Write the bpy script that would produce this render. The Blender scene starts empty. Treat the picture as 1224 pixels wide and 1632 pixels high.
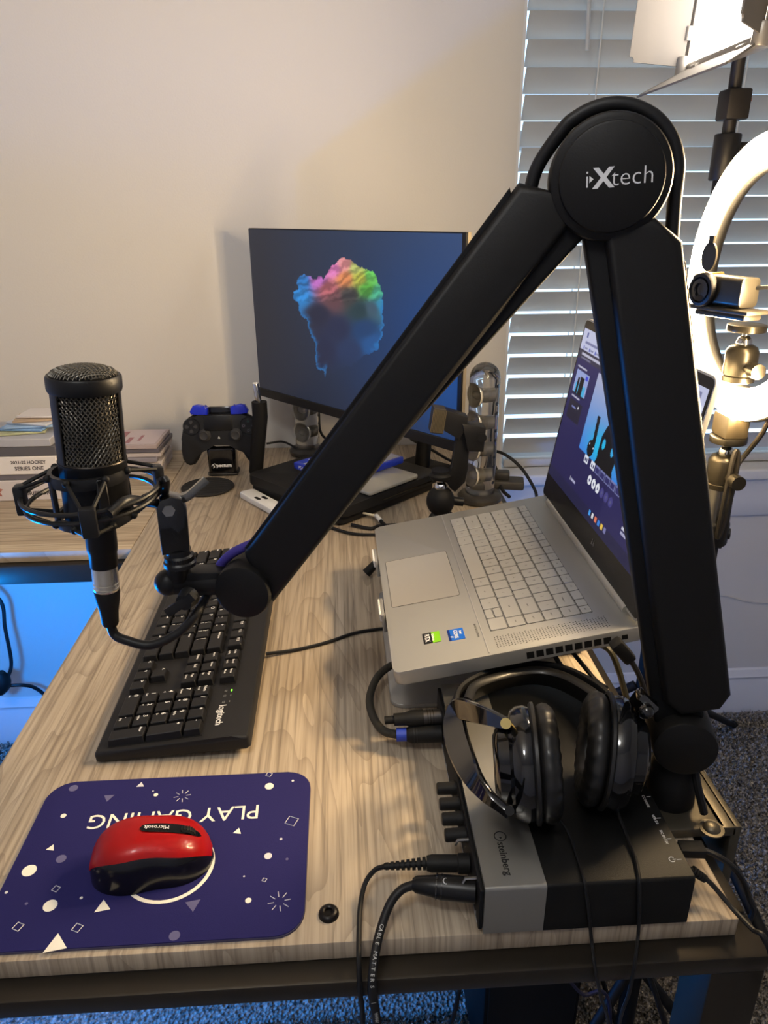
import bpy, bmesh, math, random
import numpy as np
from mathutils import Vector, Matrix, Euler, noise
random.seed(7)
sc = bpy.context.scene
C = sc.collection
R = math.radians
H = 0.81            # desk top above the floor; everything below is written with the desk top at z = 0

# ------------------------------------------------------------------ camera
FPX, PITCH, YAW, ROLL, CAMZ = 1169.54, 0.389251, 0.056132, -0.006981, 0.510952
_f = Vector((math.sin(YAW)*math.cos(PITCH), math.cos(YAW)*math.cos(PITCH), -math.sin(PITCH)))
_r = Vector((math.cos(YAW), -math.sin(YAW), 0)); _u = _r.cross(_f)
CR = _r*math.cos(ROLL)+_u*math.sin(ROLL); CU = -_r*math.sin(ROLL)+_u*math.cos(ROLL); CF = _f
cd = bpy.data.cameras.new('camera'); cam = bpy.data.objects.new('camera', cd); C.objects.link(cam)
cd.sensor_fit = 'VERTICAL'; cd.sensor_height = 24; cd.lens = FPX/1632*24; cd.clip_start = .02
m = Matrix((CR, CU, -CF)).transposed().to_4x4(); m.translation = (0, 0, CAMZ+H); cam.matrix_world = m
sc.camera = cam

# ------------------------------------------------------------------ light and exposure
sc.view_settings.view_transform = 'Standard'; sc.view_settings.look = 'None'
sc.view_settings.gamma = 1; sc.view_settings.use_curve_mapping = False
sc.view_settings.exposure = 0.3
RING_L, PANEL_L, SKY_L, BLUE_W, FILL_W = 195, 20, 2.0, 34, 29
wd = bpy.data.worlds.new('world'); sc.world = wd; wd.use_nodes = True
bg = wd.node_tree.nodes['Background']; bg.inputs[0].default_value = (.50, .74, 1, 1); bg.inputs[1].default_value = SKY_L

# ------------------------------------------------------------------ helpers
def at(x, y, axis, val):
    """the point of the place seen at photo pixel (x, y) on the plane axis = val (desk top is z = 0)"""
    d = CF+CR*((x-612)/FPX)-CU*((y-816)/FPX)
    o = Vector((0, 0, CAMZ)); return o+d*((val-o[axis])/d[axis])
def lin(c):
    return tuple((v/255/12.92 if v/255 <= .04045 else ((v/255+.055)/1.055)**2.4) for v in c)
MATS = {}
def mat(name, col, rough=.5, metal=0, spec=.5, emit=0, trans=0, coat=0, ior=1.45, alpha=1, bump=0, bscale=200, sheen=0, ecol=None):
    if name in MATS: return MATS[name]
    m = bpy.data.materials.new(name); m.use_nodes = True
    nt = m.node_tree; b = nt.nodes['Principled BSDF']
    b.inputs['Base Color'].default_value = lin(col)+(1,)
    b.inputs['Roughness'].default_value = rough; b.inputs['Metallic'].default_value = metal
    b.inputs['Specular IOR Level'].default_value = spec; b.inputs['IOR'].default_value = ior
    b.inputs['Transmission Weight'].default_value = trans; b.inputs['Coat Weight'].default_value = coat
    b.inputs['Alpha'].default_value = alpha; b.inputs['Sheen Weight'].default_value = sheen
    if emit:
        b.inputs['Emission Color'].default_value = lin(ecol or col)+(1,); b.inputs['Emission Strength'].default_value = emit
    if bump:
        n = nt.nodes.new('ShaderNodeTexNoise'); n.inputs['Scale'].default_value = bscale; n.inputs['Detail'].default_value = 4
        t = nt.nodes.new('ShaderNodeTexCoord'); nt.links.new(t.outputs['Object'], n.inputs['Vector'])
        k = nt.nodes.new('ShaderNodeBump'); k.inputs['Strength'].default_value = bump; k.inputs['Distance'].default_value = .002
        nt.links.new(n.outputs[0], k.inputs['Height']); nt.links.new(k.outputs[0], b.inputs['Normal'])
    MATS[name] = m; return m

def wood(name, axis, shift=0.):
    m = bpy.data.materials.new(name); m.use_nodes = True; nt = m.node_tree; N = nt.nodes; L = nt.links
    b = N['Principled BSDF']; b.inputs['Roughness'].default_value = .48; b.inputs['Specular IOR Level'].default_value = .35
    tc = N.new('ShaderNodeTexCoord')
    def mp(sx, sy, off=0):
        q = N.new('ShaderNodeMapping'); q.inputs['Scale'].default_value = (sx, sy, 1) if axis == 'y' else (sy, sx, 1)
        q.inputs['Location'].default_value = (off+shift, off*.7, 0); L.new(tc.outputs['Object'], q.inputs[0]); return q
    def noi(v, sc_, det, rough=.55, dist=0):
        n = N.new('ShaderNodeTexNoise'); n.inputs['Scale'].default_value = sc_; n.inputs['Detail'].default_value = det
        n.inputs['Roughness'].default_value = rough; n.inputs['Distortion'].default_value = dist; L.new(v.outputs[0], n.inputs['Vector']); return n
    def math_(op, a, b_=None, c=None):
        q = N.new('ShaderNodeMath'); q.operation = op
        for i, v in enumerate((a, b_, c)):
            if v is None: continue
            if isinstance(v, (int, float)): q.inputs[i].default_value = v
            else: L.new(v, q.inputs[i])
        return q.outputs[0]
    rings = noi(mp(6.4, 1.15), 1.0, 3, .5, .45)                 # cathedral figure
    rr = math_('MULTIPLY', rings.outputs[0], 20.0)
    rr = math_('FRACT', rr); rr = math_('POWER', rr, 5.0)
    fibre = noi(mp(260, 5, 3), 1.0, 4, .6)
    fine = noi(mp(90, 2.2, 7), 1.0, 3, .6)
    broad = noi(mp(7.5, .9, 11), 1.0, 2)
    def ramp(v, stops):
        q = N.new('ShaderNodeValToRGB'); e = q.color_ramp.elements
        while len(e) < len(stops): e.new(.5)
        for i, (p, c) in enumerate(stops): e[i].position = p; e[i].color = lin(c)+(1,)
        L.new(v, q.inputs[0]); return q.outputs[0]
    base = ramp(broad.outputs[0], [(.3, (172, 158, 140)), (.52, (190, 176, 156)), (.75, (201, 188, 168))])
    def mix(a, b_, fac, mode='MIX'):
        q = N.new('ShaderNodeMix'); q.data_type = 'RGBA'; q.blend_type = mode
        if isinstance(fac, (int, float)): q.inputs[0].default_value = fac
        else: L.new(fac, q.inputs[0])
        L.new(a, q.inputs[6]); L.new(b_, q.inputs[7]) if not isinstance(b_, tuple) else setattr(q.inputs[7], 'default_value', lin(b_)+(1,))
        return q.outputs[2]
    fr = ramp(fibre.outputs[0], [(.36, (120, 108, 95)), (.5, (225, 220, 212)), (.7, (255, 253, 250))])
    col = mix(base, fr, .55, 'MULTIPLY')
    fr2 = ramp(fine.outputs[0], [(.3, (150, 138, 124)), (.48, (240, 236, 230)), (.7, (255, 255, 255))])
    col = mix(col, fr2, .5, 'MULTIPLY')
    rf = math_('MULTIPLY', rr, .42)
    col = mix(col, (112, 98, 84), rf)
    knot = noi(mp(16, 3.2, 23), 1.0, 1)                          # a few dark cracks
    kf = math_('MULTIPLY', math_('GREATER_THAN', knot.outputs[0], .735), .35)
    col = mix(col, (95, 84, 72), kf)
    L.new(col, b.inputs['Base Color'])
    bu = N.new('ShaderNodeBump'); bu.inputs['Strength'].default_value = .12; bu.inputs['Distance'].default_value = .001
    L.new(fibre.outputs[0], bu.inputs['Height']); L.new(bu.outputs[0], b.inputs['Normal'])
    return m

def attr_screen(name, strength=1.0, rough=.35):
    m = bpy.data.materials.new(name); m.use_nodes = True; nt = m.node_tree; b = nt.nodes['Principled BSDF']
    a = nt.nodes.new('ShaderNodeVertexColor'); a.layer_name = 'Col'
    b.inputs['Base Color'].default_value = (.012, .012, .014, 1); b.inputs['Roughness'].default_value = rough
    b.inputs['Specular IOR Level'].default_value = .25
    nt.links.new(a.outputs[0], b.inputs['Emission Color']); b.inputs['Emission Strength'].default_value = strength
    return m

def add_verts_M(vs, M):
    if M is not None:
        for v in vs: v.co = M @ v.co
def box(bm, x0, x1, y0, y1, z0, z1, bev=0, seg=2, M=None):
    mm = Matrix.Translation(((x0+x1)/2, (y0+y1)/2, (z0+z1)/2)) @ Matrix.Diagonal((abs(x1-x0), abs(y1-y0), abs(z1-z0), 1))
    if M is not None: mm = M @ mm
    r = bmesh.ops.create_cube(bm, size=1, matrix=mm)
    if bev:
        es = list({e for v in r['verts'] for e in v.link_edges})
        bmesh.ops.bevel(bm, geom=es, offset=bev, segments=seg, profile=.5, affect='EDGES', clamp_overlap=True)
    return bm
def frame_of(d):
    d = Vector(d).normalized(); a = Vector((0, 0, 1)) if abs(d.z) < .95 else Vector((1, 0, 0))
    x = a.cross(d).normalized(); y = d.cross(x); return x, y, d
def cyl(bm, p0, p1, r0, r1=None, n=24, caps=True, bev=0):
    p0, p1 = Vector(p0), Vector(p1); r1 = r0 if r1 is None else r1
    L = (p1-p0).length
    if bev:
        return lathe(bm, [(0, 0), (r0-bev, 0), (r0-bev*.3, bev*.3), (r0, bev), (r1, L-bev), (r1-bev*.3, L-bev*.3), (r1-bev, L), (0, L)], n, axis_M(p0, p1-p0))
    return lathe(bm, ([(0, 0)] if caps else [])+[(r0, 0), (r1, L)]+([(0, L)] if caps else []), n, axis_M(p0, p1-p0))
def axis_M(p, d):
    x, y, z = frame_of(d); M = Matrix((x, y, z)).transposed().to_4x4(); M.translation = Vector(p); return M
def lathe(bm, prof, n=32, M=None, a0=0, a1=2*math.pi):
    full = abs(a1-a0-2*math.pi) < 1e-6
    k = n if full else n+1
    rings = []
    for r, z in prof:
        if r < 1e-7: v = bm.verts.new((0, 0, z)); rings.append([v])
        else: rings.append([bm.verts.new((r*math.cos(a0+(a1-a0)*i/n), r*math.sin(a0+(a1-a0)*i/n), z)) for i in range(k)])
    add_verts_M([v for q in rings for v in q], M)
    for a, b in zip(rings, rings[1:]):
        for i in range(n):
            j = (i+1) % k
            try:
                if len(a) == 1 and len(b) == 1: continue
                if len(a) == 1: bm.faces.new((a[0], b[j], b[i]))
                elif len(b) == 1: bm.faces.new((a[i], a[j], b[0]))
                else: bm.faces.new((a[i], a[j], b[j], b[i]))
            except ValueError: pass
    return bm
def spl(pts, k=8):
    P = [Vector(p) for p in pts]
    if len(P) < 3: return P
    Q = [P[0]*2-P[1]]+P+[P[-1]*2-P[-2]]; out = []
    for i in range(1, len(Q)-2):
        for s in range(k):
            t = s/k; a, b, c, d = Q[i-1], Q[i], Q[i+1], Q[i+2]
            out.append(.5*((2*b)+(c-a)*t+(2*a-5*b+4*c-d)*t*t+(3*b-a-3*c+d)*t**3))
    return out+[P[-1]]
def tube(bm, pts, r, n=10, smooth=0, caps=True, closed=False, flat=None):
    P = spl(pts, smooth) if smooth else [Vector(p) for p in pts]
    rr = r if callable(r) else (lambda t: r)
    rings = []; x = None; N_ = len(P)
    for i, p in enumerate(P):
        if closed: d = P[(i+1) % N_]-P[i-1]
        else: d = (P[min(i+1, N_-1)]-P[max(i-1, 0)])
        d.normalize()
        if x is None: x = frame_of(d)[0]
        else:
            x = x-d*x.dot(d)
            x = x.normalized() if x.length > 1e-6 else frame_of(d)[0]
        y = d.cross(x); q = rr(i/max(1, N_-1)); fx, fy = flat or (1, 1)
        rings.append([bm.verts.new(p+x*(q*fx*math.cos(2*math.pi*j/n))+y*(q*fy*math.sin(2*math.pi*j/n))) for j in range(n)])
    pairs = list(zip(rings, rings[1:]))+([(rings[-1], rings[0])] if closed else [])
    for a, b in pairs:
        for j in range(n): bm.faces.new((a[j], a[(j+1) % n], b[(j+1) % n], b[j]))
    if caps and not closed: bm.faces.new(rings[0][::-1]); bm.faces.new(rings[-1])
    return bm
def prism(bm, poly, z0, z1, M=None, bev=0, seg=2, bev_top_only=False):
    lo = [bm.verts.new((x, y, z0)) for x, y in poly]; hi = [bm.verts.new((x, y, z1)) for x, y in poly]
    add_verts_M(lo+hi, M); n = len(poly)
    f0 = bm.faces.new(lo[::-1]); f1 = bm.faces.new(hi)
    for i in range(n): bm.faces.new((lo[i], lo[(i+1) % n], hi[(i+1) % n], hi[i]))
    if bev:
        es = list(f1.edges)+([] if bev_top_only else list(f0.edges))
        bmesh.ops.bevel(bm, geom=es, offset=bev, segments=seg, profile=.5, affect='EDGES', clamp_overlap=True)
    return bm
def rrect(x0, x1, y0, y1, r, k=5):
    out = []
    for cx, cy, a in ((x1-r, y1-r, 0), (x0+r, y1-r, 90), (x0+r, y0+r, 180), (x1-r, y0+r, 270)):
        for i in range(k+1):
            t = R(a+90*i/k); out.append((cx+r*math.cos(t), cy+r*math.sin(t)))
    return out
def ell(cx, cy, rx, ry, n=32): return [(cx+rx*math.cos(2*math.pi*i/n), cy+ry*math.sin(2*math.pi*i/n)) for i in range(n)]
def ball(bm, c, r, n=20, sx=1, sy=1, sz=1):
    bmesh.ops.create_uvsphere(bm, u_segments=n, v_segments=max(8, n//2), radius=1, matrix=Matrix.Translation(c) @ Matrix.Diagonal((r*sx, r*sy, r*sz, 1))); return bm
def nb(): return bmesh.new()

def obj(name, bm, material, parent=None, loc=None, rot=None, smooth=38, mw=None):
    me = bpy.data.meshes.new(name)
    if not isinstance(bm, bpy.types.Mesh):
        bmesh.ops.recalc_face_normals(bm, faces=bm.faces)
        bm.to_mesh(me); bm.free()
        if smooth:
            me.polygons.foreach_set('use_smooth', [True]*len(me.polygons)); me.set_sharp_from_angle(angle=R(smooth))
    else: me = bm
    mats = material if isinstance(material, (list, tuple)) else [material]
    if not me.materials:
        for q in mats: me.materials.append(q)
    o = bpy.data.objects.new(name, me); C.objects.link(o)
    if mw is not None: o.matrix_local = mw
    if loc is not None: o.location = loc
    if rot is not None: o.rotation_euler = rot
    if parent: o.parent = parent
    else: o.location.z += H
    return o
def tag(o, label, cat, group=None):
    o['label'] = label; o['category'] = cat
    if group: o['group'] = group
    return o
def thing(name, label, cat, loc=(0, 0, 0), rot=(0, 0, 0), group=None, M=None):
    o = bpy.data.objects.new(name, None); C.objects.link(o); o.empty_display_size = .03
    if M is not None: o.matrix_world = M
    else: o.location = loc; o.rotation_euler = rot
    o.location.z += H
    return tag(o, label, cat, group)
def struct(name, bm, material, parent=None):
    o = obj(name, bm, material, parent)
    if not parent: o['kind'] = 'structure'
    return o
def text_bm(bm, s, size, M, depth=.00012, align='CENTER', bold=0):
    cu = bpy.data.curves.new('t', 'FONT'); cu.body = s; cu.size = size; cu.align_x = align; cu.align_y = 'CENTER'; cu.extrude = depth; cu.offset = bold; cu.resolution_u = 3
    t = bpy.data.objects.new('t', cu); C.objects.link(t)
    dg = bpy.context.evaluated_depsgraph_get(); me = bpy.data.meshes.new_from_object(t.evaluated_get(dg))
    me.transform(M); bm.from_mesh(me)
    bpy.data.objects.remove(t); bpy.data.curves.remove(cu); bpy.data.meshes.remove(me)
    return bm
def basis(o, x, y):
    """matrix whose local x and y run along the two given directions, origin o"""
    x = Vector(x).normalized(); y = Vector(y); y = (y-x*y.dot(x)).normalized(); z = x.cross(y)
    M = Matrix((x, y, z)).transposed().to_4x4(); M.translation = Vector(o); return M
def cable(name, pts, r, material, label, group=None, smooth=8, cat='cable', n=8):
    return tag(obj(name, tube(nb(), pts, r, n, smooth), material), label, cat, group)

BLACK = mat('black_plastic', (20, 20, 21), .45, spec=.38)
MATTE = mat('matte_black', (14, 14, 15), .62, spec=.3)
SOFT = mat('soft_black_coating', (19, 18, 17), .5, spec=.33, bump=.08, bscale=900)
GLOSS = mat('gloss_black', (10, 10, 12), .12, coat=.6)
RUBBER = mat('rubber', (20, 20, 20), .6, spec=.3)
CABLE = mat('cable_black', (18, 18, 19), .5, spec=.4)
STEEL = mat('steel', (170, 168, 162), .32, 1)
CHROME = mat('chrome', (205, 205, 205), .15, 1)
DARKM = mat('dark_metal', (62, 58, 54), .38, .9)
WHITE = mat('white_plastic', (226, 226, 224), .4)
INK = mat('white_ink', (225, 225, 225), .6, emit=0)

# ================================================================== the room
def wall_mat(name, col):
    m = mat(name, col, .75, spec=.2, bump=.12, bscale=260); return m
WALL = wall_mat('wall_paint', (214, 210, 203))
TRIM = mat('trim_paint', (222, 222, 222), .45, spec=.4)
CEIL = mat('ceiling_paint', (225, 222, 215), .8, spec=.2)
def carpet_mat():
    m = bpy.data.materials.new('carpet'); m.use_nodes = True; nt = m.node_tree; N = nt.nodes; L = nt.links; b = N['Principled BSDF']
    b.inputs['Roughness'].default_value = .95; b.inputs['Specular IOR Level'].default_value = .1
    tc = N.new('ShaderNodeTexCoord'); n = N.new('ShaderNodeTexNoise'); n.inputs['Scale'].default_value = 110; n.inputs['Detail'].default_value = 5; n.inputs['Roughness'].default_value = .7
    v = N.new('ShaderNodeTexVoronoi'); v.inputs['Scale'].default_value = 150
    L.new(tc.outputs['Object'], n.inputs['Vector']); L.new(tc.outputs['Object'], v.inputs['Vector'])
    r = N.new('ShaderNodeValToRGB'); e = r.color_ramp.elements; e[0].position = .36; e[0].color = lin((92, 86, 80))+(1,); e[1].position = .66; e[1].color = lin((222, 214, 202))+(1,)
    L.new(n.outputs[0], r.inputs[0]); L.new(r.outputs[0], b.inputs['Base Color'])
    k = N.new('ShaderNodeBump'); k.inputs['Strength'].default_value = .9; k.inputs['Distance'].default_value = .012
    L.new(v.outputs['Distance'], k.inputs['Height']); L.new(k.outputs[0], b.inputs['Normal']); return m
CARPET = carpet_mat()
WY = 1.662                                    # face of the back wall
XL, XR, YB, ZF, ZC = -1.9, 1.9, -1.6, -H, 1.63
WX0, WX1, WZ0, WZ1 = .372, 1.30, -.075, 1.38  # window opening
fl = nb(); bmesh.ops.create_grid(fl, x_segments=1, y_segments=1, size=1, matrix=Matrix.Translation(((XL+XR)/2, (YB+WY)/2, ZF)) @ Matrix.Diagonal(((XR-XL)/2+.15, (WY-YB)/2+.15, 1, 1)))
floor = struct('floor', fl, CARPET)
# carpet pile: short tufts where the carpet is seen
tf = nb(); rnd = random.Random(3)
def tufts(n, x0, x1, y0, y1):
    for _ in range(n):
        x, y = rnd.uniform(x0, x1), rnd.uniform(y0, y1); a = rnd.uniform(0, 6.28); h = rnd.uniform(.006, .014); w = rnd.uniform(.0014, .003)
        lx, ly = rnd.uniform(-.008, .008), rnd.uniform(-.008, .008)
        c, s = math.cos(a)*w, math.sin(a)*w
        v = [tf.verts.new(p) for p in ((x-c, y-s, ZF), (x+c, y+s, ZF), (x+lx+c*.8, y+ly+s*.8, ZF+h), (x+lx-c*.8, y+ly-s*.8, ZF+h))]
        tf.faces.new(v)
tufts(52000, .30, 1.25, .35, 1.64); tufts(30000, -.6, .62, .50, .86); tufts(9000, -1.05, -.55, 1.25, 1.64)
pile = obj('carpet_pile', tf, CARPET, floor, smooth=0); pile['kind'] = 'stuff'
ce = nb(); box(ce, XL-.1, XR+.1, YB-.1, WY+.12, ZC, ZC+.1); struct('ceiling', ce, CEIL)
b = nb(); box(b, XL-.1, WX0, WY, WY+.14, ZF, ZC); box(b, WX1, XR+.1, WY, WY+.14, ZF, ZC); box(b, WX0, WX1, WY, WY+.14, ZF, WZ0-.03); box(b, WX0, WX1, WY, WY+.14, WZ1, ZC)
struct('wall_back', b, WALL)
b = nb(); box(b, XL-.1, XL, YB, WY, ZF, ZC); struct('wall_left', b, WALL)
b = nb(); box(b, XR, XR+.1, YB, WY, ZF, ZC); struct('wall_right', b, WALL)
b = nb(); box(b, XL-.1, XR+.1, YB-.1, YB, ZF, ZC); struct('wall_front', b, WALL)
def baseboard(name, x0, x1):
    b = nb(); M = basis((x0, WY, ZF), (0, -1, 0), (0, 0, 1))      # profile in (out, up), extruded along x
    prof = [(0, 0), (.014, 0), (.014, .098), (.011, .105), (.011, .112), (.015, .118), (.009, .13), (.006, .137), (0, .14)]
    prism(b, prof, 0, x0-x1, M); struct(name, b, TRIM)
baseboard('baseboard_back', XL, XR)

# window: jamb liner, sashes with glass, stool and apron
win = nb()
for x0, x1, z0, z1 in ((WX0, WX0+.006, WZ0, WZ1), (WX1-.006, WX1, WZ0, WZ1), (WX0, WX1, WZ1-.006, WZ1)):
    box(win, x0, x1, WY+.001, WY+.14, z0, z1)
wo = struct('window_1', win, TRIM)
b = nb()
for x0, x1, z0, z1 in ((WX0+.0062, WX0+.0085, WZ0, WZ1-.006), (WX1-.05, WX1-.006, WZ0, WZ1-.006), (WX0+.0085, WX1-.05, WZ0, WZ0+.045), (WX0+.0085, WX1-.05, WZ1-.05, WZ1-.006), (WX0+.0085, WX1-.05, .63, .67)):
    box(b, x0, x1, WY+.095, WY+.13, z0, z1, .003)
struct('sash_frame', b, TRIM, wo)
GLASS = mat('window_glass', (255, 255, 255), .0, trans=1, ior=1.0, spec=.3)
for z0, z1 in ((WZ0+.045, .63), (.67, WZ1-.05)):
    b = nb(); box(b, WX0+.0085, WX1-.05, WY+.11, WY+.114, z0, z1); struct('pane', b, GLASS, wo)
b = nb(); box(b, WX0-.045, WX1+.045, WY-.034, WY+.10, WZ0-.028, WZ0, .006, 3); struct('window_sill', b, TRIM, wo)
b = nb(); M = basis((WX0-.03, WY, WZ0-.13), (0, -1, 0), (0, 0, 1))
prism(b, [(0, 0), (.010, 0), (.014, .006), (.014, .045), (.017, .06), (.017, .085), (.026, .102), (0, .102)], 0, -(WX1-WX0+.06), M); struct('window_apron', b, TRIM, wo)

# blind
SLAT = mat('blind_slat', (196, 195, 192), .5, spec=.35)
BY, PITCHB, BZ0, BX0, BX1 = 1.700, .0485, -.045, .3890, 1.29
bl = thing('window_blind', 'white horizontal slat blind hanging closed in the window', 'blind', (BX0, BY, WZ0+.03))
bl0 = Vector((BX0, BY, WZ0+.03))
sb = nb(); prof = []
for k in range(7):
    t = -1+2*k/6; prof.append((t*.025, .0022*(1-t*t)))
up = [(x, z+.0012) for x, z in prof]; dn = [(x, z-.0012) for x, z in prof[::-1]]
prism(sb, up+dn, 0, BX1-BX0, basis((0, 0, 0), (0, 1, 0), (0, 0, 1)))
smesh = bpy.data.meshes.new('slat'); bmesh.ops.recalc_face_normals(sb, faces=sb.faces); sb.to_mesh(smesh); sb.free(); smesh.materials.append(SLAT)
smesh.polygons.foreach_set('use_smooth', [True]*len(smesh.polygons)); smesh.set_sharp_from_angle(angle=R(40))
zz = BZ0+.024
while zz < 1.33:
    o = obj('slat', smesh, SLAT, bl, Vector((0, BY, zz))-Vector((0, BY, bl0.z)), (R(-62), 0, 0)); zz += PITCHB
b = nb(); box(b, 0, BX1-BX0, -.014, .014, BZ0-.028-bl0.z, BZ0-.008-bl0.z, .004); obj('bottom_rail', b, SLAT, bl)
b = nb(); box(b, 0, BX1-BX0, -.03, .03, 1.335-bl0.z, 1.37-bl0.z, .004); obj('head_rail', b, SLAT, bl)
CORD = mat('blind_cord', (225, 225, 222), .7)
for x in (.143, .45, .76):
    for dy in (-.0245, .020):
        b = nb(); cyl(b, (x, dy, BZ0-.02-bl0.z), (x, dy, 1.34-bl0.z), .0015, n=6); obj('ladder_cord', b, CORD, bl)
b = nb(); tube(b, [at(936, 80, 1, 1.655)-bl0, at(941, -60, 1, 1.657)-bl0, (.105, -.035, 1.34-bl0.z)], .0042, 6); obj('tilt_wand', b, mat('clear_wand', (205, 208, 210), .3), bl)

# ================================================================== desk
WOODY, WOODX = wood('grey_oak_long', 'y'), wood('grey_oak_wing', 'x', 5.3)
FRAME = mat('black_steel_frame', (58, 53, 46), .36, .7)
DX0, DX1, DY0 = -.353, .2965, .391
WING_Y, WING_X = 1.115, -1.40
desk = thing('corner_desk', 'L-shaped corner desk with grey wood-grain top and black steel frame', 'desk', (0, 1.0, -H))
dz = Vector((0, 1.0, -H))
def dbox(name, x0, x1, y0, y1, z0, z1, mt, bev=.001):
    b = nb(); box(b, x0, x1, y0-1.0, y1-1.0, z0+H, z1+H, bev); return obj(name, b, mt, desk)
dbox('tabletop', DX0, DX1, DY0, WY-.004, -.018, 0, WOODY)
dbox('tabletop', WING_X, DX0-.0012, WING_Y, WY-.004, -.018, 0, WOODX)
# rails
dbox('rail', DX0-.004, .3165, .3725, .41, -.0365, -.0185, FRAME, .003)                 # near end
dbox('rail', .288, .3165, .4115, WY-.006, -.0365, -.0185, FRAME, .003)             # window side
dbox('rail', DX0-.006, DX0+.025, .4115, 1.10, -.0365, -.0185, FRAME, .003)           # chair side
dbox('rail', WING_X, DX0+.025, 1.101, 1.135, -.052, -.0185, FRAME, .003)              # wing front
dbox('rail', WING_X, .2875, WY-.03, WY-.006, -.0365, -.0185, FRAME, .003)
for x0, x1, y0, y1 in ((.272, .3155, .374, .414), (DX0-.004, DX0+.036, .374, .414), (.272, .3155, 1.60, 1.64), (WING_X, WING_X+.04, 1.12, 1.16), (WING_X, WING_X+.04, 1.61, 1.65)):
    dbox('leg', x0, x1, y0, y1, -H+.004, -.037, FRAME, .002)
p = at(524, 1457, 2, 0)
b = nb(); lathe(b, [(0, .0016), (.0030, .0016), (.0034, .0034), (.0045, .0040), (.0062, .0037), (.0078, .0022), (.0082, 0), (0, 0)], 24, Matrix.Translation((p.x, p.y-1.0, H))); obj('bolt_cap', b, mat('bolt_black', (30, 28, 27), .35, .6), desk)

# ================================================================== mouse pad and mouse
PAD = mat('pad_cloth', (38, 36, 88), .85, spec=.15, bump=.15, bscale=1500)
PADE = mat('pad_edge', (70, 66, 92), .9)
CREAM = mat('pad_print_cream', (232, 228, 214), .8); DIMP = mat('pad_print_dim', (92, 90, 128), .85); MIDP = mat('pad_print_white', (205, 205, 210), .8)
pad = thing('mouse_pad', 'navy blue cloth mouse pad printed with white shapes under the red mouse', 'mouse pad', (-.165, .4855, 0))
p0 = Vector((-.165, .4855, 0))
b = nb(); prism(b, rrect(-.1235, .1235, -.0885, .0880, .022, 6), .0012, .0030, None, .0006, 2, True); obj('cloth_top', b, PAD, pad)
b = nb(); prism(b, rrect(-.1240, .1240, -.0890, .0885, .0225, 6), .0001, .0021); obj('stitched_edge', b, PADE, pad)
def zp(zx, zy): return at(zx/2.1857, 1200+zy/2.1857, 2, .003)-p0
ZP = .0030
def flat(bm, poly, z=ZP, t=.00015): return prism(bm, poly, z, z+t)
cream, dim, mid = nb(), nb(), nb()
S = .00042/1.0  # metres per zoomed pixel, about
for x, y, r, k in ((938, 116, 10, 'c'), (1020, 97, 3, 'm'), (543, 146, 5, 'c'), (256, 123, 10, 'd'), (221, 219, 6, 'c'), (102, 410, 14, 'c'), (213, 369, 10, 'd'), (175, 532, 13, 'c'), (22, 486, 3, 'm'), (283, 505, 3, 'c'), (865, 514, 6, 'c'), (934, 359, 8, 'm'), (979, 300, 3, 'm'), (608, 637, 10, 'd'), (533, 133, 2, 'm'), (92, 525, 3, 'd'), (1000, 370, 3, 'd'), (850, 430, 2, 'm')):
    q = zp(x, y); flat({'c': cream, 'd': dim, 'm': mid}[k], ell(q.x, q.y, r*S, r*S, 18))
for x, y, r, a, k in ((490, 112, 9, 90, 'm'), (378, 155, 12, 30, 'd'), (178, 332, 9, 200, 'c'), (358, 537, 15, 100, 'c'), (195, 668, 21, 100, 'c'), (828, 274, 9, 80, 'c'), (672, 528, 15, 40, 'd')):
    q = zp(x, y); flat({'c': cream, 'd': dim, 'm': mid}[k], [(q.x+r*S*1.1*math.cos(R(a+120*i)), q.y+r*S*1.1*math.sin(R(a+120*i))) for i in range(3)])
for x, y, r in ((1016, 237, 15), (269, 609, 10), (63, 605, 10), (937, 75, 8), (195, 473, 8), (921, 442, 5)):
    q = zp(x, y); pp = [Vector((q.x+r*S*math.cos(R(20+90*i)), q.y+r*S*math.sin(R(20+90*i)), ZP)) for i in range(4)]
    tube(mid, pp, .00045, 4, closed=True)
for x, y, r in ((635, 150, 17), (973, 517, 20)):
    q = zp(x, y)
    for i in range(8):
        a = R(45*i+10); d = Vector((math.cos(a), math.sin(a), 0)); c = Vector((q.x, q.y, ZP)); tube(mid, [c+d*r*S*.5, c+d*r*S*1.1], .00035, 4)
q = zp(590, 392); ring = [(q.x, q.y)]
pp = [Vector((q.x+.036*math.cos(R(9*i)), q.y+.0355*math.sin(R(9*i)), ZP)) for i in range(40)]
tube(cream, pp, .0016, 4, closed=True, flat=(1, .1))
q = zp(607, 220)
text_bm(cream, 'PLAY GAMING', .0238, basis((q.x, q.y, ZP), (-1, -.02, 0), (.02, -1, 0)), .0001)
for o_ in (obj('printed_shapes', cream, CREAM, pad, smooth=0), obj('faint_shapes', dim, DIMP, pad, smooth=0), obj('small_marks', mid, MIDP, pad, smooth=0)): o_['kind'] = 'stuff'

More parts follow.
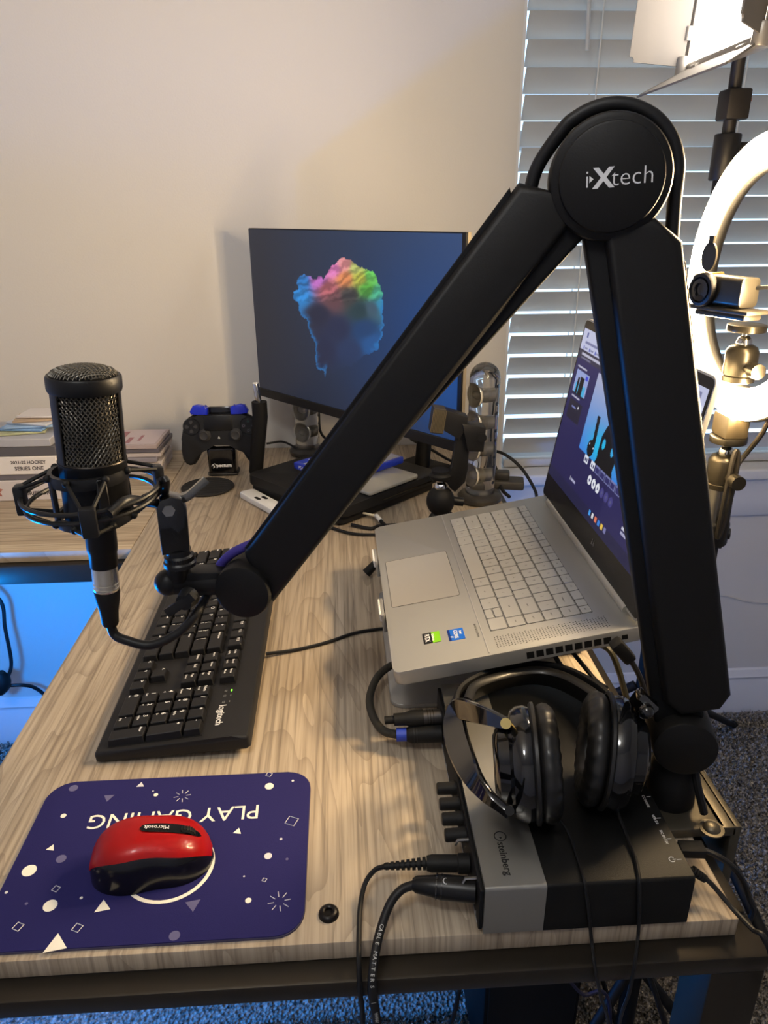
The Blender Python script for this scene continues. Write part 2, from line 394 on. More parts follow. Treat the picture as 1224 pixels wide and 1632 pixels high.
# --- mouse (front with the wheel points right)
RED = mat('mouse_red', (196, 22, 26), .32, coat=.35); MBLK = mat('mouse_black', (15, 15, 17), .22, coat=.3)
mouse = thing('computer_mouse', 'red and black wireless mouse lying on the navy pad', 'mouse', (-.1700, .4690, .0032), (0, 0, R(7)))
def mouse_w(u): return .0292*max(0, 1-abs(u)**2.7)**.5*(1-.10*math.exp(-((u-.1)/.35)**2))
def mouse_h(u): return (.0400-.0125*max(0, u+.15)**1.6-.010*max(0, -u-.15)**1.6)*max(0.0, 1-abs(u)**6)**.5
def shell(a0, a1, grow, nu=36, nv=20 , x0=-.0500, x1=.0500, base=0., u0=-1, u1=1, inset=None):
    bm = nb(); rows = []
    for i in range(nu+1):
        u = u0+(u1-u0)*i/nu; u = max(-.999, min(.999, u)); row = []
        for j in range(nv+1):
            a = a0+(a1-a0)*j/nv
            w, h = mouse_w(u)+grow, mouse_h(u)+grow
            cy = math.copysign(abs(math.cos(a))**.62, math.cos(a)); sz = abs(math.sin(a))**.62
            if inset: w = w*inset(sz)
            row.append(bm.verts.new((x1*u, cy*w, base+sz*h)))
        rows.append(row)
    for a, c in zip(rows, rows[1:]):
        for j in range(nv): bm.faces.new((a[j], a[j+1], c[j+1], c[j]))
    return bm
b = shell(0, math.pi, 0, inset=lambda s: .90+.10*s**1.5+.07*(1-s)**3)
bmesh.ops.holes_fill(b, edges=[e for e in b.edges if e.is_boundary]); obj('body', b, MBLK, mouse)
b = shell(R(43), R(137), .0009, u0=-.965, u1=.985)
r_ = bmesh.ops.solidify(b, geom=b.faces[:], thickness=.0010); red = obj('red_cover', b, RED, mouse)
def mtop(u, v=0):      # point on the red cover
    w, h = mouse_w(u)+.001, mouse_h(u)+.0012; a = math.acos(max(-1, min(1, math.copysign(abs(v)**(1/.62), v)))); return Vector((.0500*u, v*w, abs(math.sin(a))**.62*h))
b = nb(); rows = []
for i in range(25):
    u = -.12+.96*i/24; hw = .17*(1-abs(2*i/24-1)**5)**.5+.001
    rows.append([b.verts.new(mtop(u, .02+hw*s)+Vector((0, 0, .0004))) for s in (-1, -.5, 0, .5, 1)])
for a, c in zip(rows, rows[1:]):
    for j in range(4): b.faces.new((a[j], a[j+1], c[j+1], c[j]))
bmesh.ops.solidify(b, geom=b.faces[:], thickness=.0006); obj('wheel_panel', b, GLOSS, mouse)
c = mtop(.58, .02); b = nb(); M = basis(c-Vector((0, 0, .0062)), (1, 0, 0), (0, 0, 1))
lathe(b, [(0, -.0034), (.0068, -.0034), (.0082, -.0022), (.0084, 0), (.0082, .0022), (.0068, .0034), (0, .0034)], 28, M)
wh = obj('scroll_wheel', b, RUBBER, mouse)
b = nb()
for i in range(24):
    a = R(15*i); d = Vector((math.cos(a), 0, math.sin(a))); q = c-Vector((0, 0, .0062))+d*.0084; cyl(b, q+Vector((0, -.0022, 0)), q+Vector((0, .0022, 0)), .0005, n=5)
obj('tread', b, BLACK, wh)
c = mtop(.15, .02)+Vector((0, 0, .0009)); c2 = mtop(.30, .02)
b = nb(); text_bm(b, 'Microsoft', .0052, basis(c, Vector((-1, 0, (mtop(0.05, 0)-mtop(.25, 0)).z/.0095*1.0)), (0, -1, 0)), .0001); obj('lettering', b, INK, mouse, smooth=0)

# ================================================================== keyboard
KB = mat('keyboard_case', (26, 26, 28), .5, spec=.4, bump=.1, bscale=1400); KEYM = mat('keycap', (19, 19, 21), .45, spec=.42)
WELL = mat('key_well', (8, 8, 9), .6)
kb = thing('keyboard', 'full-size black wired keyboard lying lengthwise beside the boom arm wrist', 'keyboard', (-.2600, 1.0500, .0165), (R(6.0), R(.45), R(-89.76)))
b = nb()
sec = [(0, -.011), (0, -.003), (.003, 0), (.118, .0), (.138, .0), (.1535, -.0025), (.155, -.005), (.155, -.017), (.150, -.020), (.004, -.0125)]
def kb_end(x): return x
prism(b, [(y, z) for y, z in sec], 0, .45, basis((0, 0, 0), (0, 1, 0), (0, 0, 1)), .0045, 3); obj('case', b, KB, kb)
b = nb()
for x0, x1, y0, y1 in ((.010, .2955, .012, .1085), (.302, .3608, .069, .1085), (.3215-.0005, .3415+.0005, .031, .0505), (.302, .3608, .0118, .031), (.3665, .4435, .012, .1085), (.010, .030, .1135, .1325), (.0485, .1255, .1135, .1325), (.1335, .2115, .1135, .1325), (.2195, .2955, .1135, .1325), (.302, .3608, .1135, .1325)):
    box(b, x0, x1, y0, y1, -.002, .0004)
obj('key_well', b, WELL, kb, smooth=0)
U = .01905; KM = {}
def keymesh(w, h):
    k = (round(w, 4), round(h, 4))
    if k in KM: return KM[k]
    bm = nb(); g = .0004; t = .0023; H_ = .0080
    lo = [bm.verts.new(v) for v in ((-w/2+g, -h/2+g, 0), (w/2-g, -h/2+g, 0), (w/2-g, h/2-g, 0), (-w/2+g, h/2-g, 0))]
    hi = [bm.verts.new(v) for v in ((-w/2+t, -h/2+t*.75, H_-.0006), (w/2-t, -h/2+t*.75, H_-.0006), (w/2-t, h/2-t*.6, H_), (-w/2+t, h/2-t*.6, H_))]
    bm.faces.new(hi); [bm.faces.new((lo[i], lo[(i+1) % 4], hi[(i+1) % 4], hi[i])) for i in range(4)]
    bmesh.ops.bevel(bm, geom=[e for e in bm.edges if e.verts[0] in hi or e.verts[1] in hi], offset=.0007, segments=1, affect='EDGES')
    me = bpy.data.meshes.new('key'); bmesh.ops.recalc_face_normals(bm, faces=bm.faces); bm.to_mesh(me); bm.free(); me.materials.append(KEYM)
    KM[k] = me; return me
leg = nb()
def kkey(x, y, w, h=U, s='', s2=''):
    obj('key', keymesh(w, h), KEYM, kb, (x+w/2, y+h/2, 0))
    if s:
        sz = .0068 if len(s) == 1 else (.0046 if len(s) <= 3 else .0034)
        text_bm(leg, s, sz, Matrix.Translation((x+.0030, y+h-.0058, .0083)) @ Matrix.Rotation(R(.3), 4, 'X'), .00005, 'LEFT', .00008)
    if s2: text_bm(leg, s2, .0048 if len(s2) == 1 else .0031, Matrix.Translation((x+.0030, y+h-.0128, .0081)), .00005, 'LEFT', .00006)
def krow(x, y, items):
    for it in items:
        if isinstance(it, (int, float)): x += it*U; continue
        s, w = it[0], it[1]; kkey(x, y, w*U, U, s, it[2] if len(it) > 2 else ''); x += w*U
X0, Y0 = .010, .0125
krow(X0, Y0, [('Ctrl', 1.25), ('#', 1.25), ('Alt', 1.25), ('', 6.25), ('Alt', 1.25), ('#', 1.25), ('=', 1.25), ('Ctrl', 1.25)])
krow(X0, Y0+U, [('Shift', 2.25)]+[(c, 1) for c in 'ZXCVBNM']+[('<', 1, ','), ('>', 1, '.'), ('?', 1, '/'), ('Shift', 2.75)])
krow(X0, Y0+2*U, [('Caps', 1.75)]+[(c, 1) for c in 'ASDFGHJKL']+[(':', 1, ';'), ('"', 1, "'"), ('Enter', 2.25)])
krow(X0, Y0+3*U, [('Tab', 1.5)]+[(c, 1) for c in 'QWERTYUIOP']+[('{', 1, '['), ('}', 1, ']'), ('|', 1.5, '\\')])
krow(X0, Y0+4*U, [('~', 1, '`')]+[(a, 1, d) for a, d in zip('!@#$%^&*()', '1234567890')]+[('_', 1, '-'), ('+', 1, '='), ('Backspace', 2)])
YF = .1135
krow(X0, YF, [('Esc', 1), 1]+[('F%d' % i, 1) for i in (1, 2, 3, 4)]+[.5]+[('F%d' % i, 1) for i in (5, 6, 7, 8)]+[.5]+[('F%d' % i, 1) for i in (9, 10, 11, 12)])
XN = .3025
krow(XN, YF, [('PrtSc', 1, 'SysRq'), ('Scroll', 1, 'Lock'), ('Pause', 1, 'Break')])
krow(XN, Y0+4*U, [('Insert', 1), ('Home', 1), ('Page', 1, 'Up')]); krow(XN, Y0+3*U, [('Delete', 1), ('End', 1), ('Page', 1, 'Down')])
krow(XN+U, Y0+U, [('^', 1)]); krow(XN, Y0, [('<', 1), ('v', 1), ('>', 1)])
XP = .367
krow(XP, Y0+4*U, [('Num', 1, 'Lock'), ('/', 1), ('*', 1), ('-', 1)]); krow(XP, Y0+3*U, [('7', 1, 'Home'), ('8', 1, '^'), ('9', 1, 'PgUp')])
krow(XP, Y0+2*U, [('4', 1, '<'), ('5', 1), ('6', 1, '>')]); krow(XP, Y0+U, [('1', 1, 'End'), ('2', 1, 'v'), ('3', 1, 'PgDn')]); krow(XP, Y0, [('0', 2, 'Ins'), ('.', 1, 'Del')])
kkey(XP+3*U, Y0+2*U, U, 2*U, '+'); kkey(XP+3*U, Y0, U, 2*U, 'Enter')
obj('key_legends', leg, INK, kb, smooth=0)['kind'] = 'stuff'
b = nb(); text_bm(b, 'logitech', .0105, Matrix.Translation((.414, .1225, .0003)), .0001, bold=.00012); obj('brand_lettering', b, INK, kb, smooth=0)
b = nb(); box(b, .3720, .3745, .1285, .1297, 0, .0008); obj('status_light', b, mat('green_led', (130, 255, 60), .4, emit=1.5), kb)
b = nb()
for x in (.382, .3925): box(b, x-.0010, x+.0012, .1288, .1295, 0, .0005)
for x in (.3732, .382, .3925): tube(b, [(x-.001, .1215, .0004), (x+.001, .1215, .0004), (x+.001, .124, .0004), (x-.001, .124, .0004)], .00025, 4, closed=True)
obj('indicator_marks', b, mat('grey_ink', (150, 150, 150), .6), kb, smooth=0)['kind'] = 'stuff'
for x in (.05, .40):
    b = nb(); box(b, x-.014, x+.014, .138, .148, -.0272, -.012, .002); obj('foot', b, BLACK, kb)
kc = obj('cord', tube(nb(), [at(424, 1042, 2, .006), at(470, 1036, 2, .003), at(520, 1024, 2, .0025), at(565, 1009, 2, .0025), at(600, 1003, 2, .0025), at(610, 1002, 2, .0025)], .0022, 8, 8), CABLE, kb); kc.matrix_local = kb.matrix_basis.inverted() @ Matrix.Translation((0, 0, H))

# ================================================================== audio interface
SILV = mat('interface_silver', (150, 148, 142), .34, .78, bump=.05, bscale=1500); IBLK = mat('interface_black', (11, 11, 10), .42, 0, .3, bump=.1, bscale=1200)
IX0, IX1, IXM, IY0, IY1, IZ = .0945, .2525, .1405, .388, .643, .0500
io = Vector(((IX0+IX1)/2, (IY0+IY1)/2, 0))
aif = thing('audio_interface', 'silver and black desktop audio interface under the headphones', 'audio interface', io)
def ub(x0, x1, mt, nm):
    b = nb(); pr = [(IY0, .004), (IY0, IZ-.0025), (IY0+.0008, IZ-.0008), (IY0+.0025, IZ), (IY1-.0025, IZ), (IY1-.0008, IZ-.0008), (IY1, IZ-.0025), (IY1, .004)]
    prism(b, [(y-io.y, z) for y, z in pr], x0-io.x, x1-io.x, basis((0, 0, 0), (0, 1, 0), (0, 0, 1))); return obj(nm, b, mt, aif, smooth=50)
ub(IX0, IXM, SILV, 'silver_cover'); ub(IXM+.0002, IX1, IBLK, 'black_cover')
b = nb(); box(b, IX0-.0035-io.x, IX0-io.x-.0001, IY0+.002-io.y, IY1-.002-io.y, .006, IZ-.004, .001); obj('front_panel', b, MATTE, aif)
for x, y in ((.10, IY0+.02), (.10, IY1-.02), (.235, IY0+.02), (.235, IY1-.02)):
    b = nb(); cyl(b, (x-io.x, y-io.y, 0.0002), (x-io.x, y-io.y, .0042), .008); obj('foot', b, RUBBER, aif)
ky = [at(735, v, 2, .034).y for v in (1258, 1283, 1307, 1333)]
for y in ky:
    b = nb(); lathe(b, [(.0062, 0), (.0062, .004), (.0056, .005), (.0054, .0165), (.0046, .0175), (0, .0175)], 20, axis_M(Vector((IX0-.0033, y, .036))-io, (-1, 0, 0)))
    kn = obj('knob', b, RUBBER, aif)
for y in (ky[3]-.012, IY0+.0165):   # bright latch tabs on the jacks
    b = nb(); tube(b, [Vector((IX0-.0035, y, .043))-io, Vector((IX0-.012, y, .043))-io, Vector((IX0-.014, y, .038))-io], .0012, 6); obj('jack_latch', b, STEEL, aif)
b = nb()
for k in range(9): tube(b, [Vector((IX0-.0037, IY0+.012+k*.027, .008))-io, Vector((IX0-.0037, IY0+.012+k*.027, .014))-io], .0003, 4)
tube(b, [Vector((IX0-.0037, IY0+.006, .009))-io, Vector((IX0-.0037, IY1-.006, .009))-io], .0003, 4)
obj('panel_lines', b, mat('grey_print', (150, 150, 150), .6), aif, smooth=0)['kind'] = 'stuff'
TB = mat('black_ink', (22, 22, 22), .6)
b = nb(); q = at(804, 1368, 2, IZ); text_bm(b, 'steinberg', .0084, basis(q-io+Vector((0, 0, .0001)), (0, -1, 0), (1, 0, 0)), .0001, bold=.0001)
q = at(797, 1333, 2, IZ)-io+Vector((0, 0, .0002)); tube(b, [q+Vector((.0046*math.cos(R(15*i)), .0046*math.sin(R(15*i)), 0)) for i in range(24)], .00045, 4, closed=True)
flat(b, [(q.x-.0012, q.y-.0008), (q.x+.0012, q.y-.0008), (q.x, q.y-.0030)], q.z-.0002); obj('brand_mark', b, TB, aif, smooth=0)
b = nb()
for px_, py_, s in ((1029, 1277, 'CC MODE'), (1044, 1306, 'USB 2.0'), (1058, 1334, 'DC IN 12V')):
    q = at(px_, py_, 2, IZ)-io; text_bm(b, s, .0030, basis(q+Vector((0, 0, .0001)), (0, -1, 0), (1, 0, 0)), .0001)
for px_, py_ in ((1033, 1270), (1049, 1304), (1066, 1337), (1082, 1370)):
    q = at(px_, py_, 2, IZ)-io+Vector((0, 0, .0002)); tube(b, [q-Vector((.0015, 0, 0)), q+Vector((.002, 0, 0))], .0003, 4)
q = at(1071, 1370, 2, IZ)-io+Vector((0, 0, .0002)); tube(b, [q+Vector((.0022*math.cos(R(40+20*i)), .0022*math.sin(R(40+20*i)), 0)) for i in range(15)], .0003, 4); tube(b, [q+Vector((.0005, 0, 0)), q+Vector((.003, 0, 0))], .0003, 4)
obj('port_labels', b, INK, aif, smooth=0)['kind'] = 'stuff'

# --- plugs and cables on its front (left) side
def plug_pts(px0, px1, z): return at(*px0, 2, z), at(*px1, 2, z)
yx = IY0+.0165
x1 = thing('microphone_cable', 'thick black lettered cable plugged into the near end of the audio interface', 'cable', (IX0-.05, yx, 0)); xo = Vector((IX0-.05, yx, 0))
zc = .030; tip = at(657, 1409, 2, zc); d = (Vector((IX0-.004, yx, zc))-tip)
b = nb(); lathe(b, [(0, 0), (.0042, 0), (.0062, .003), (.0078, .015), (.0092, .022), (.0092, d.length), (0, d.length)], 24, axis_M(tip-xo, d)); pl = obj('plug', b, mat('plug_black', (20, 20, 21), .35, .3), x1)
b = nb(); c = tip+d*.46-xo
for k in (-.004, .0): cyl(b, c+d.normalized()*k, c+d.normalized()*(k+.001), .0095, n=24)
obj('groove', b, GLOSS, pl)
b = nb(); c = tip+d*.53-xo; cs = c+CF*-.0094*0+Vector((0, -.002, .0090)); tube(b, [cs+Vector((.002*math.cos(R(a)), .0026*math.sin(R(a)), 0)) for a in range(70, 300, 23)], .0004, 4); obj('mark', b, INK, pl, smooth=0)
cpts = [tip+d*.05, at(640, 1418, 2, .028), at(622, 1440, 2, .022), at(607, 1480, 2, .012), at(598, 1520, 1, .376), at(593, 1570, 1, .362), at(600, 1625, 1, .36), at(606, 1700, 1, .365), at(600, 1850, 1, .39)]
b = nb(); tube(b, [p-xo for p in cpts], .0034, 10, 8); cab = obj('cord', b, CABLE, x1)
sp = spl(cpts, 24); b = nb(); txt = 'CABLE MATTERS   |   WWW.CABLEMATTERS.COM'
acc = 0; i = 1; target = .040
for ch in txt:
    while i < len(sp)-1 and acc < target: acc += (sp[i]-sp[i-1]).length; i += 1
    p = sp[i]; t = (sp[min(i+1, len(sp)-1)]-sp[i-1]).normalized(); v = (Vector((0, 0, CAMZ))-p).normalized(); yv = (t.cross(v)*-1)
    if ch != ' ': text_bm(b, ch, .0040, basis(p-xo+(v-t*v.dot(t)).normalized()*.00345, t*-1, yv*-1) if False else basis(p-xo+(v-t*v.dot(t)).normalized()*.00345, t, v.cross(t)), .00003)
    target += .0031
obj('cord_lettering', b, mat('faded_ink', (190, 190, 185), .6), cab, smooth=0)
yj = at(720, 1376, 2, .030).y
j1 = thing('jack_cable', 'thin black cable with ribbed jack plug beside the thick microphone cable', 'cable', (IX0-.06, yj, 0)); jo = Vector((IX0-.06, yj, 0))
t0 = at(680, 1376, 2, .028); d = Vector((IX0-.004, yj, .029))-t0
b = nb(); lathe(b, [(0, 0), (.0058, 0), (.0068, .004), (.0068, d.length*.72), (.0078, d.length*.74), (.0078, d.length), (0, d.length)], 22, axis_M(t0-jo, d)); pl = obj('plug', b, RUBBER, j1)
s0 = at(612, 1381, 2, .024); b = nb(); n_ = 8
for k in range(n_):
    a = t0.lerp(s0, (k+.12)/n_); c = t0.lerp(s0, (k+.72)/n_); cyl(b, a-jo, c-jo, .0050-.0003*k, n=14)
cyl(b, t0-jo, s0-jo, .0024, n=10); obj('strain_relief', b, RUBBER, j1)
b = nb(); tube(b, [p-jo for p in (s0, at(597, 1387, 2, .020), at(582, 1408, 2, .013), at(574, 1445, 2, .006), at(572, 1490, 2, .004), at(572, 1530, 1, .374), at(574, 1580, 1, .366), at(578, 1632, 1, .37), at(580, 1800, 1, .39))], .0020, 8, 8); obj('cord', b, CABLE, j1)
# far pair of plugs
yk = at(680, 1143, 2, .034).y
k1 = thing('balanced_plug_cable', 'black and grey barrel plug in the far end of the audio interface', 'cable', (IX0-.05, yk, 0)); ko = Vector((IX0-.05, yk, 0))
t0 = at(628, 1147, 2, .034); d = Vector((IX0-.004, yk, .034))-t0
b = nb(); lathe(b, [(0, 0), (.0062, 0), (.0066, .012), (.0086, .018), (.0086, d.length*.62), (0, d.length*.62)], 22, axis_M(t0-ko, d)); obj('plug', b, RUBBER, k1)
b = nb(); lathe(b, [(.0078, d.length*.62), (.0078, d.length), (0, d.length)], 22, axis_M(t0-ko, d)); bar = obj('barrel', b, mat('gunmetal', (92, 90, 90), .35, .9), k1)
b = nb()
for f in (.70, .76, .82): lathe(b, [(.0080, d.length*f), (.0080, d.length*f+.0008)], 22, axis_M(t0-ko, d))
obj('groove', b, DARKM, bar)
b = nb(); tube(b, [p-ko for p in (t0+d*.04, t0-d*.12, t0-d*.2)], .0042, 10); obj('cord_stub', b, RUBBER, k1)
yk2 = at(680, 1170, 2, .022).y
k2 = thing('braided_cable', 'black braided cable with blue collar looping beside the laptop', 'cable', (IX0-.05, yk2, 0)); ko = Vector((IX0-.05, yk2, 0))
t0 = at(632, 1171, 2, .020); d = Vector((IX0-.004, yk2, .022))-t0
b = nb(); lathe(b, [(0, 0), (.0068, 0), (.0068, d.length*.22), (0, d.length*.22)], 22, axis_M(t0-ko, d)); obj('blue_collar', b, mat('blue_collar', (38, 62, 168), .45), k2)
b = nb(); lathe(b, [(0, d.length*.22), (.0066, d.length*.22), (.0088, d.length*.32), (.0088, d.length), (0, d.length)], 22, axis_M(t0-ko, d)); pl = obj('plug', b, RUBBER, k2)
b = nb()
for f in (.38, .44): lathe(b, [(.0091, d.length*f), (.0091, d.length*f+.001)], 22, axis_M(t0-ko, d))
obj('groove', b, BLACK, pl)
def braid_mat():
    m = mat('braided_sleeve', (30, 30, 29), .6, spec=.4); nt = m.node_tree; bs = nt.nodes['Principled BSDF']
    v = nt.nodes.new('ShaderNodeTexChecker'); v.inputs['Scale'].default_value = 900; v.inputs[1].default_value = lin((64, 60, 50))+(1,); v.inputs[2].default_value = lin((16, 16, 16))+(1,)
    t = nt.nodes.new('ShaderNodeTexCoord'); nt.links.new(t.outputs['Object'], v.inputs[0]); nt.links.new(v.outputs[0], bs.inputs[0]); return m
BRAID = braid_mat()
b = nb(); tube(b, [p-ko for p in (t0+d*.03, at(612, 1165, 2, .018), at(596, 1145, 2, .016), at(589, 1115, 2, .018), at(598, 1085, 2, .022), at(615, 1066, 2, .026), at(640, 1055, 2, .028), at(680, 1050, 2, .03))], .0044, 10, 8); obj('cord', b, BRAID, k2)
# cables at its back
b = nb(); pw = [at(1100, 1385, 2, .028), at(1130, 1405, 2, .02), at(1165, 1445, 2, .010), at(1198, 1480, 1, .376), at(1222, 1502, 1, .366), at(1240, 1600, 1, .362), at(1240, 1750, 1, .40)]
pc = thing('power_cable', 'thin black power cord leaving the interface over the desk corner', 'cable', pw[0]); tube(b, [p-pw[0] for p in pw], .0020, 8, 8); obj('cord', b, CABLE, pc)
b = nb()
for k in range(5): cyl(b, (pw[1]-pw[0])*(.1+k*.15), (pw[1]-pw[0])*(.2+k*.15), .0040-.0002*k, n=12)
cyl(b, Vector((-.004, .001, .001)), (pw[1]-pw[0])*.8, .0027, n=10); obj('strain_relief', b, RUBBER, pc)
uw = [at(1090, 1353, 2, .030), at(1118, 1354, 2, .030), at(1150, 1368, 2, .028), at(1178, 1393, 2, .015), at(1194, 1430, 2, -.012), at(1194, 1468, 2, -.06), at(1120, 1560, 1, .5), at(1090, 1632, 1, .55)]
uc = thing('usb_cable', 'black data cable curling from the back of the interface over the desk edge', 'cable', uw[0]); b = nb(); tube(b, [p-uw[0] for p in uw], .0024, 8, 8); obj('cord', b, CABLE, uc)
b = nb(); M = basis((0, 0, 0), uw[1]-uw[0], (0, 1, 0)); box(b, -.004, .016, -.006, .006, -.004, .004, .001, M=M); obj('plug', b, RUBBER, uc)

def strip(bm, pts, ups, w, t, smooth=8, rnd=True, wf=None):
    """a strap swept along pts: width w along the up vectors, thickness t"""
    P = spl(pts, smooth); Us = spl([Vector(u) for u in ups], smooth) if isinstance(ups, list) else [Vector(ups)]*len(P)
    rings = []; N_ = len(P)
    for i, p in enumerate(P):
        d = (P[min(i+1, N_-1)]-P[max(i-1, 0)]).normalized(); u = Us[i]-d*Us[i].dot(d); u.normalize(); s = d.cross(u)
        ww = w*(wf(i/(N_-1)) if wf else 1)
        sec = [(-.5, -.28), (-.44, -.5), (.44, -.5), (.5, -.28), (.5, .28), (.44, .5), (-.44, .5), (-.5, .28)]
        rings.append([bm.verts.new(p+u*(a*ww)+s*(c*t)) for a, c in sec])
    for a, c in zip(rings, rings[1:]):
        for j in range(8): bm.faces.new((a[j], a[(j+1) % 8], c[(j+1) % 8], c[j]))
    bm.faces.new(rings[0][::-1]); bm.faces.new(rings[-1]); return bm

# ================================================================== headphones
LEATH = mat('ear_pad_leather', (18, 17, 16), .42, coat=.15); LBUMP = LEATH
ho = Vector((.175, .47, IZ))
hp = thing('headphones', 'glossy black over-ear headphones resting on the audio interface', 'headphones', ho)
V = Vector
def hw(p): return V(p)-ho
band = [(.0925, .505, .088), (.0915, .545, .080), (.106, .596, .070), (.143, .629, .0655), (.188, .6375, .0665), (.220, .622, .069), (.2420, .580, .075), (.2475, .530, .082), (.245, .490, .089)]
bu = [(.35, .1, 1), (.3, -.15, 1), (.2, -.3, 1), (.1, -.4, 1), (0, -.4, 1), (-.1, -.4, 1), (-.2, -.3, 1), (-.3, -.15, 1), (-.35, .1, 1)]
b = nb(); strip(b, [hw(p) for p in band], bu, .027, .0055); obj('headband', b, MATTE, hp)
inner = [(.1065, .566, .076), (.120, .598, .070), (.149, .6185, .0665), (.187, .6260, .067), (.213, .6125, .069), (.2310, .576, .075), (.2365, .545, .080)]
b = nb(); strip(b, [hw(p) for p in inner], bu[1:8], .023, .009); obj('band_padding', b, LEATH, hp)
for s, p in ((0, (.0915, .538, .081)), (1, (.2470, .525, .083))):
    b = nb(); box(b, -.0045, .0045, -.007, .007, -.0165, .0165, .002, M=Matrix.Translation(hw(p)) @ Matrix.Rotation(R(-12 if s == 0 else 12), 4, 'Y')); obj('slider_joint', b, mat('slider_dark', (60, 54, 40), .3, .6), hp)
def cup(c, ax, side):
    c = V(c); M = basis(hw(c), V((0, 1, 0)), V((0, 0, 1))); z = V(ax).normalized()   # local z = pad direction
    M = axis_M(hw(c), z)
    b = nb(); lathe(b, [(0, -.024), (.026, -.024), (.030, -.021), (.032, -.013), (.0415, -.0105), (.0445, -.006), (.0455, .000), (.0440, .005), (0, .005)], 44, M); h = obj('ear_cup', b, GLOSS, hp)
    b = nb(); lathe(b, [(0, -.0255), (.0215, -.0255), (.0235, -.0245), (.0235, -.0235)], 36, M); obj('cup_cap', b, mat('cap_grey', (52, 52, 54), .35, .4), h)
    b = nb(); lathe(b, [(.0448, .0045), (.0475, .006), (.0475, .0085), (.0448, .0095)], 44, M); obj('pad_seat', b, LEATH, hp)
    # soft pad: a puckered ring
    b = nb(); n, k = 88, 16; rows = []
    for i in range(n):
        a = 2*math.pi*i/n; rows.append([])
        for j in range(k):
            t = 2*math.pi*j/k; pk = 1+.055*math.cos(a*22)*max(0, math.cos(t-.9))
            rr = .0335+.0128*math.cos(t)*pk; zz_ = .0165+.0095*math.sin(t)*pk
            rows[-1].append(b.verts.new(M @ V((rr*math.cos(a), rr*math.sin(a), zz_))))
    for i in range(n):
        for j in range(k): b.faces.new((rows[i][j], rows[(i+1) % n][j], rows[(i+1) % n][(j+1) % k], rows[i][(j+1) % k]))
    obj('ear_pad', b, LEATH, hp, smooth=80)
    b = nb(); lathe(b, [(0, .008), (.024, .008)], 30, M); obj('driver_cloth', b, MATTE, hp)
    return M
ML = cup((.139, .4635, .0985), (1, -.16, .10), 0); MR = cup((.2140, .472, .0985), (-1, .26, .06), 1)
# yokes
yl = [at(806, 1153, 0, .122), at(770, 1140, 0, .108), at(733, 1131, 0, .0950), at(724, 1150, 0, .0900), at(730, 1185, 0, .0885), at(748, 1228, 0, .0905), at(775, 1266, 0, .0985), at(812, 1296, 0, .113)]
b = nb(); strip(b, [hw(p) for p in yl], [(0, -.5, -1), (0, -.6, -1), (.2, -.8, -.6), (.5, -.8, .3), (.5, -.8, .5), (.5, -.7, .6), (.4, -.6, .7), (.3, -.5, .8)], .017, .0055, 8, wf=lambda t: .55+.75*math.sin(math.pi*min(1, t*1.05))); yo = obj('yoke', b, GLOSS, hp)
b = nb(); cyl(b, hw(at(806, 1153, 0, .118)), hw(at(806, 1153, 0, .130)), .0042); obj('pivot_screw', b, mat('brass_screw', (190, 170, 110), .3, .9), yo)
b = nb(); cyl(b, hw(at(812, 1292, 0, .108)), hw(at(812, 1292, 0, .128)), .0034); obj('pivot_screw', b, MATTE, yo)
yr = [(.2370, .470, .146), (.2460, .500, .130), (.2470, .518, .100), (.2460, .505, .077), (.239, .478, .0625)]
b = nb(); strip(b, [hw(p) for p in yr], [(0, -1, .2), (0, -1, .3), (0, -1, 0), (0, -1, -.3), (0, -1, -.2)], .016, .006); yo = obj('yoke', b, GLOSS, hp)
b = nb(); ball(b, hw((.2340, .466, .142)), .006); obj('pivot_screw', b, GLOSS, yo)
def wire(pts, nm):
    b = nb(); tube(b, [hw(p) for p in pts], .0014, 7, 8); return obj(nm, b, CABLE, hp)
for p, q in (((870, 1275), (884, 1296)), ((978, 1272), (982, 1292))):
    b = nb(); cyl(b, hw(at(*p, 2, .066)), hw(at(*q, 2, .058)), .0033, .0024, 12); obj('cord_boot', b, RUBBER, hp)
wire([at(878, 1287, 2, .062), at(905, 1325, 2, .0545), at(920, 1365, 2, .0530), at(931, 1402, 2, .0522), at(934, 1420, 1, .3865), at(939, 1460, 1, .3850), at(943, 1500, 1, .384), at(948, 1540, 1, .3705), at(958, 1590, 1, .368), at(972, 1650, 1, .38), at(975, 1800, 1, .45)], 'cord')
wire([at(980, 1284, 2, .060), at(998, 1330, 2, .0545), at(1011, 1362, 2, .0530), at(1018, 1394, 2, .0522), at(1019, 1412, 1, .3865), at(1019, 1450, 1, .3850), at(1017, 1490, 1, .384), at(1012, 1532, 1, .3705), at(1003, 1580, 1, .368), at(985, 1650, 1, .38), at(980, 1800, 1, .45)], 'cord')

# ================================================================== boom arm
n = V((-.231, -.973, 0)).normalized(); BL = at(1093, 1195, 1, .485); EL = at(975, 283, 1, .512); WR = at(385, 945, 1, .572)
bo = V((.287, .505, 0)); BACK = n*-.026
bm_ = thing('boom_arm', 'large black articulated microphone boom arm clamped to the desk edge', 'microphone arm', bo)
def bw(p): return V(p)-bo
def arm_M(a, b_): return basis(bw(a), V(b_)-V(a), n.cross(V(b_)-V(a)))      # z = towards camera side (n)
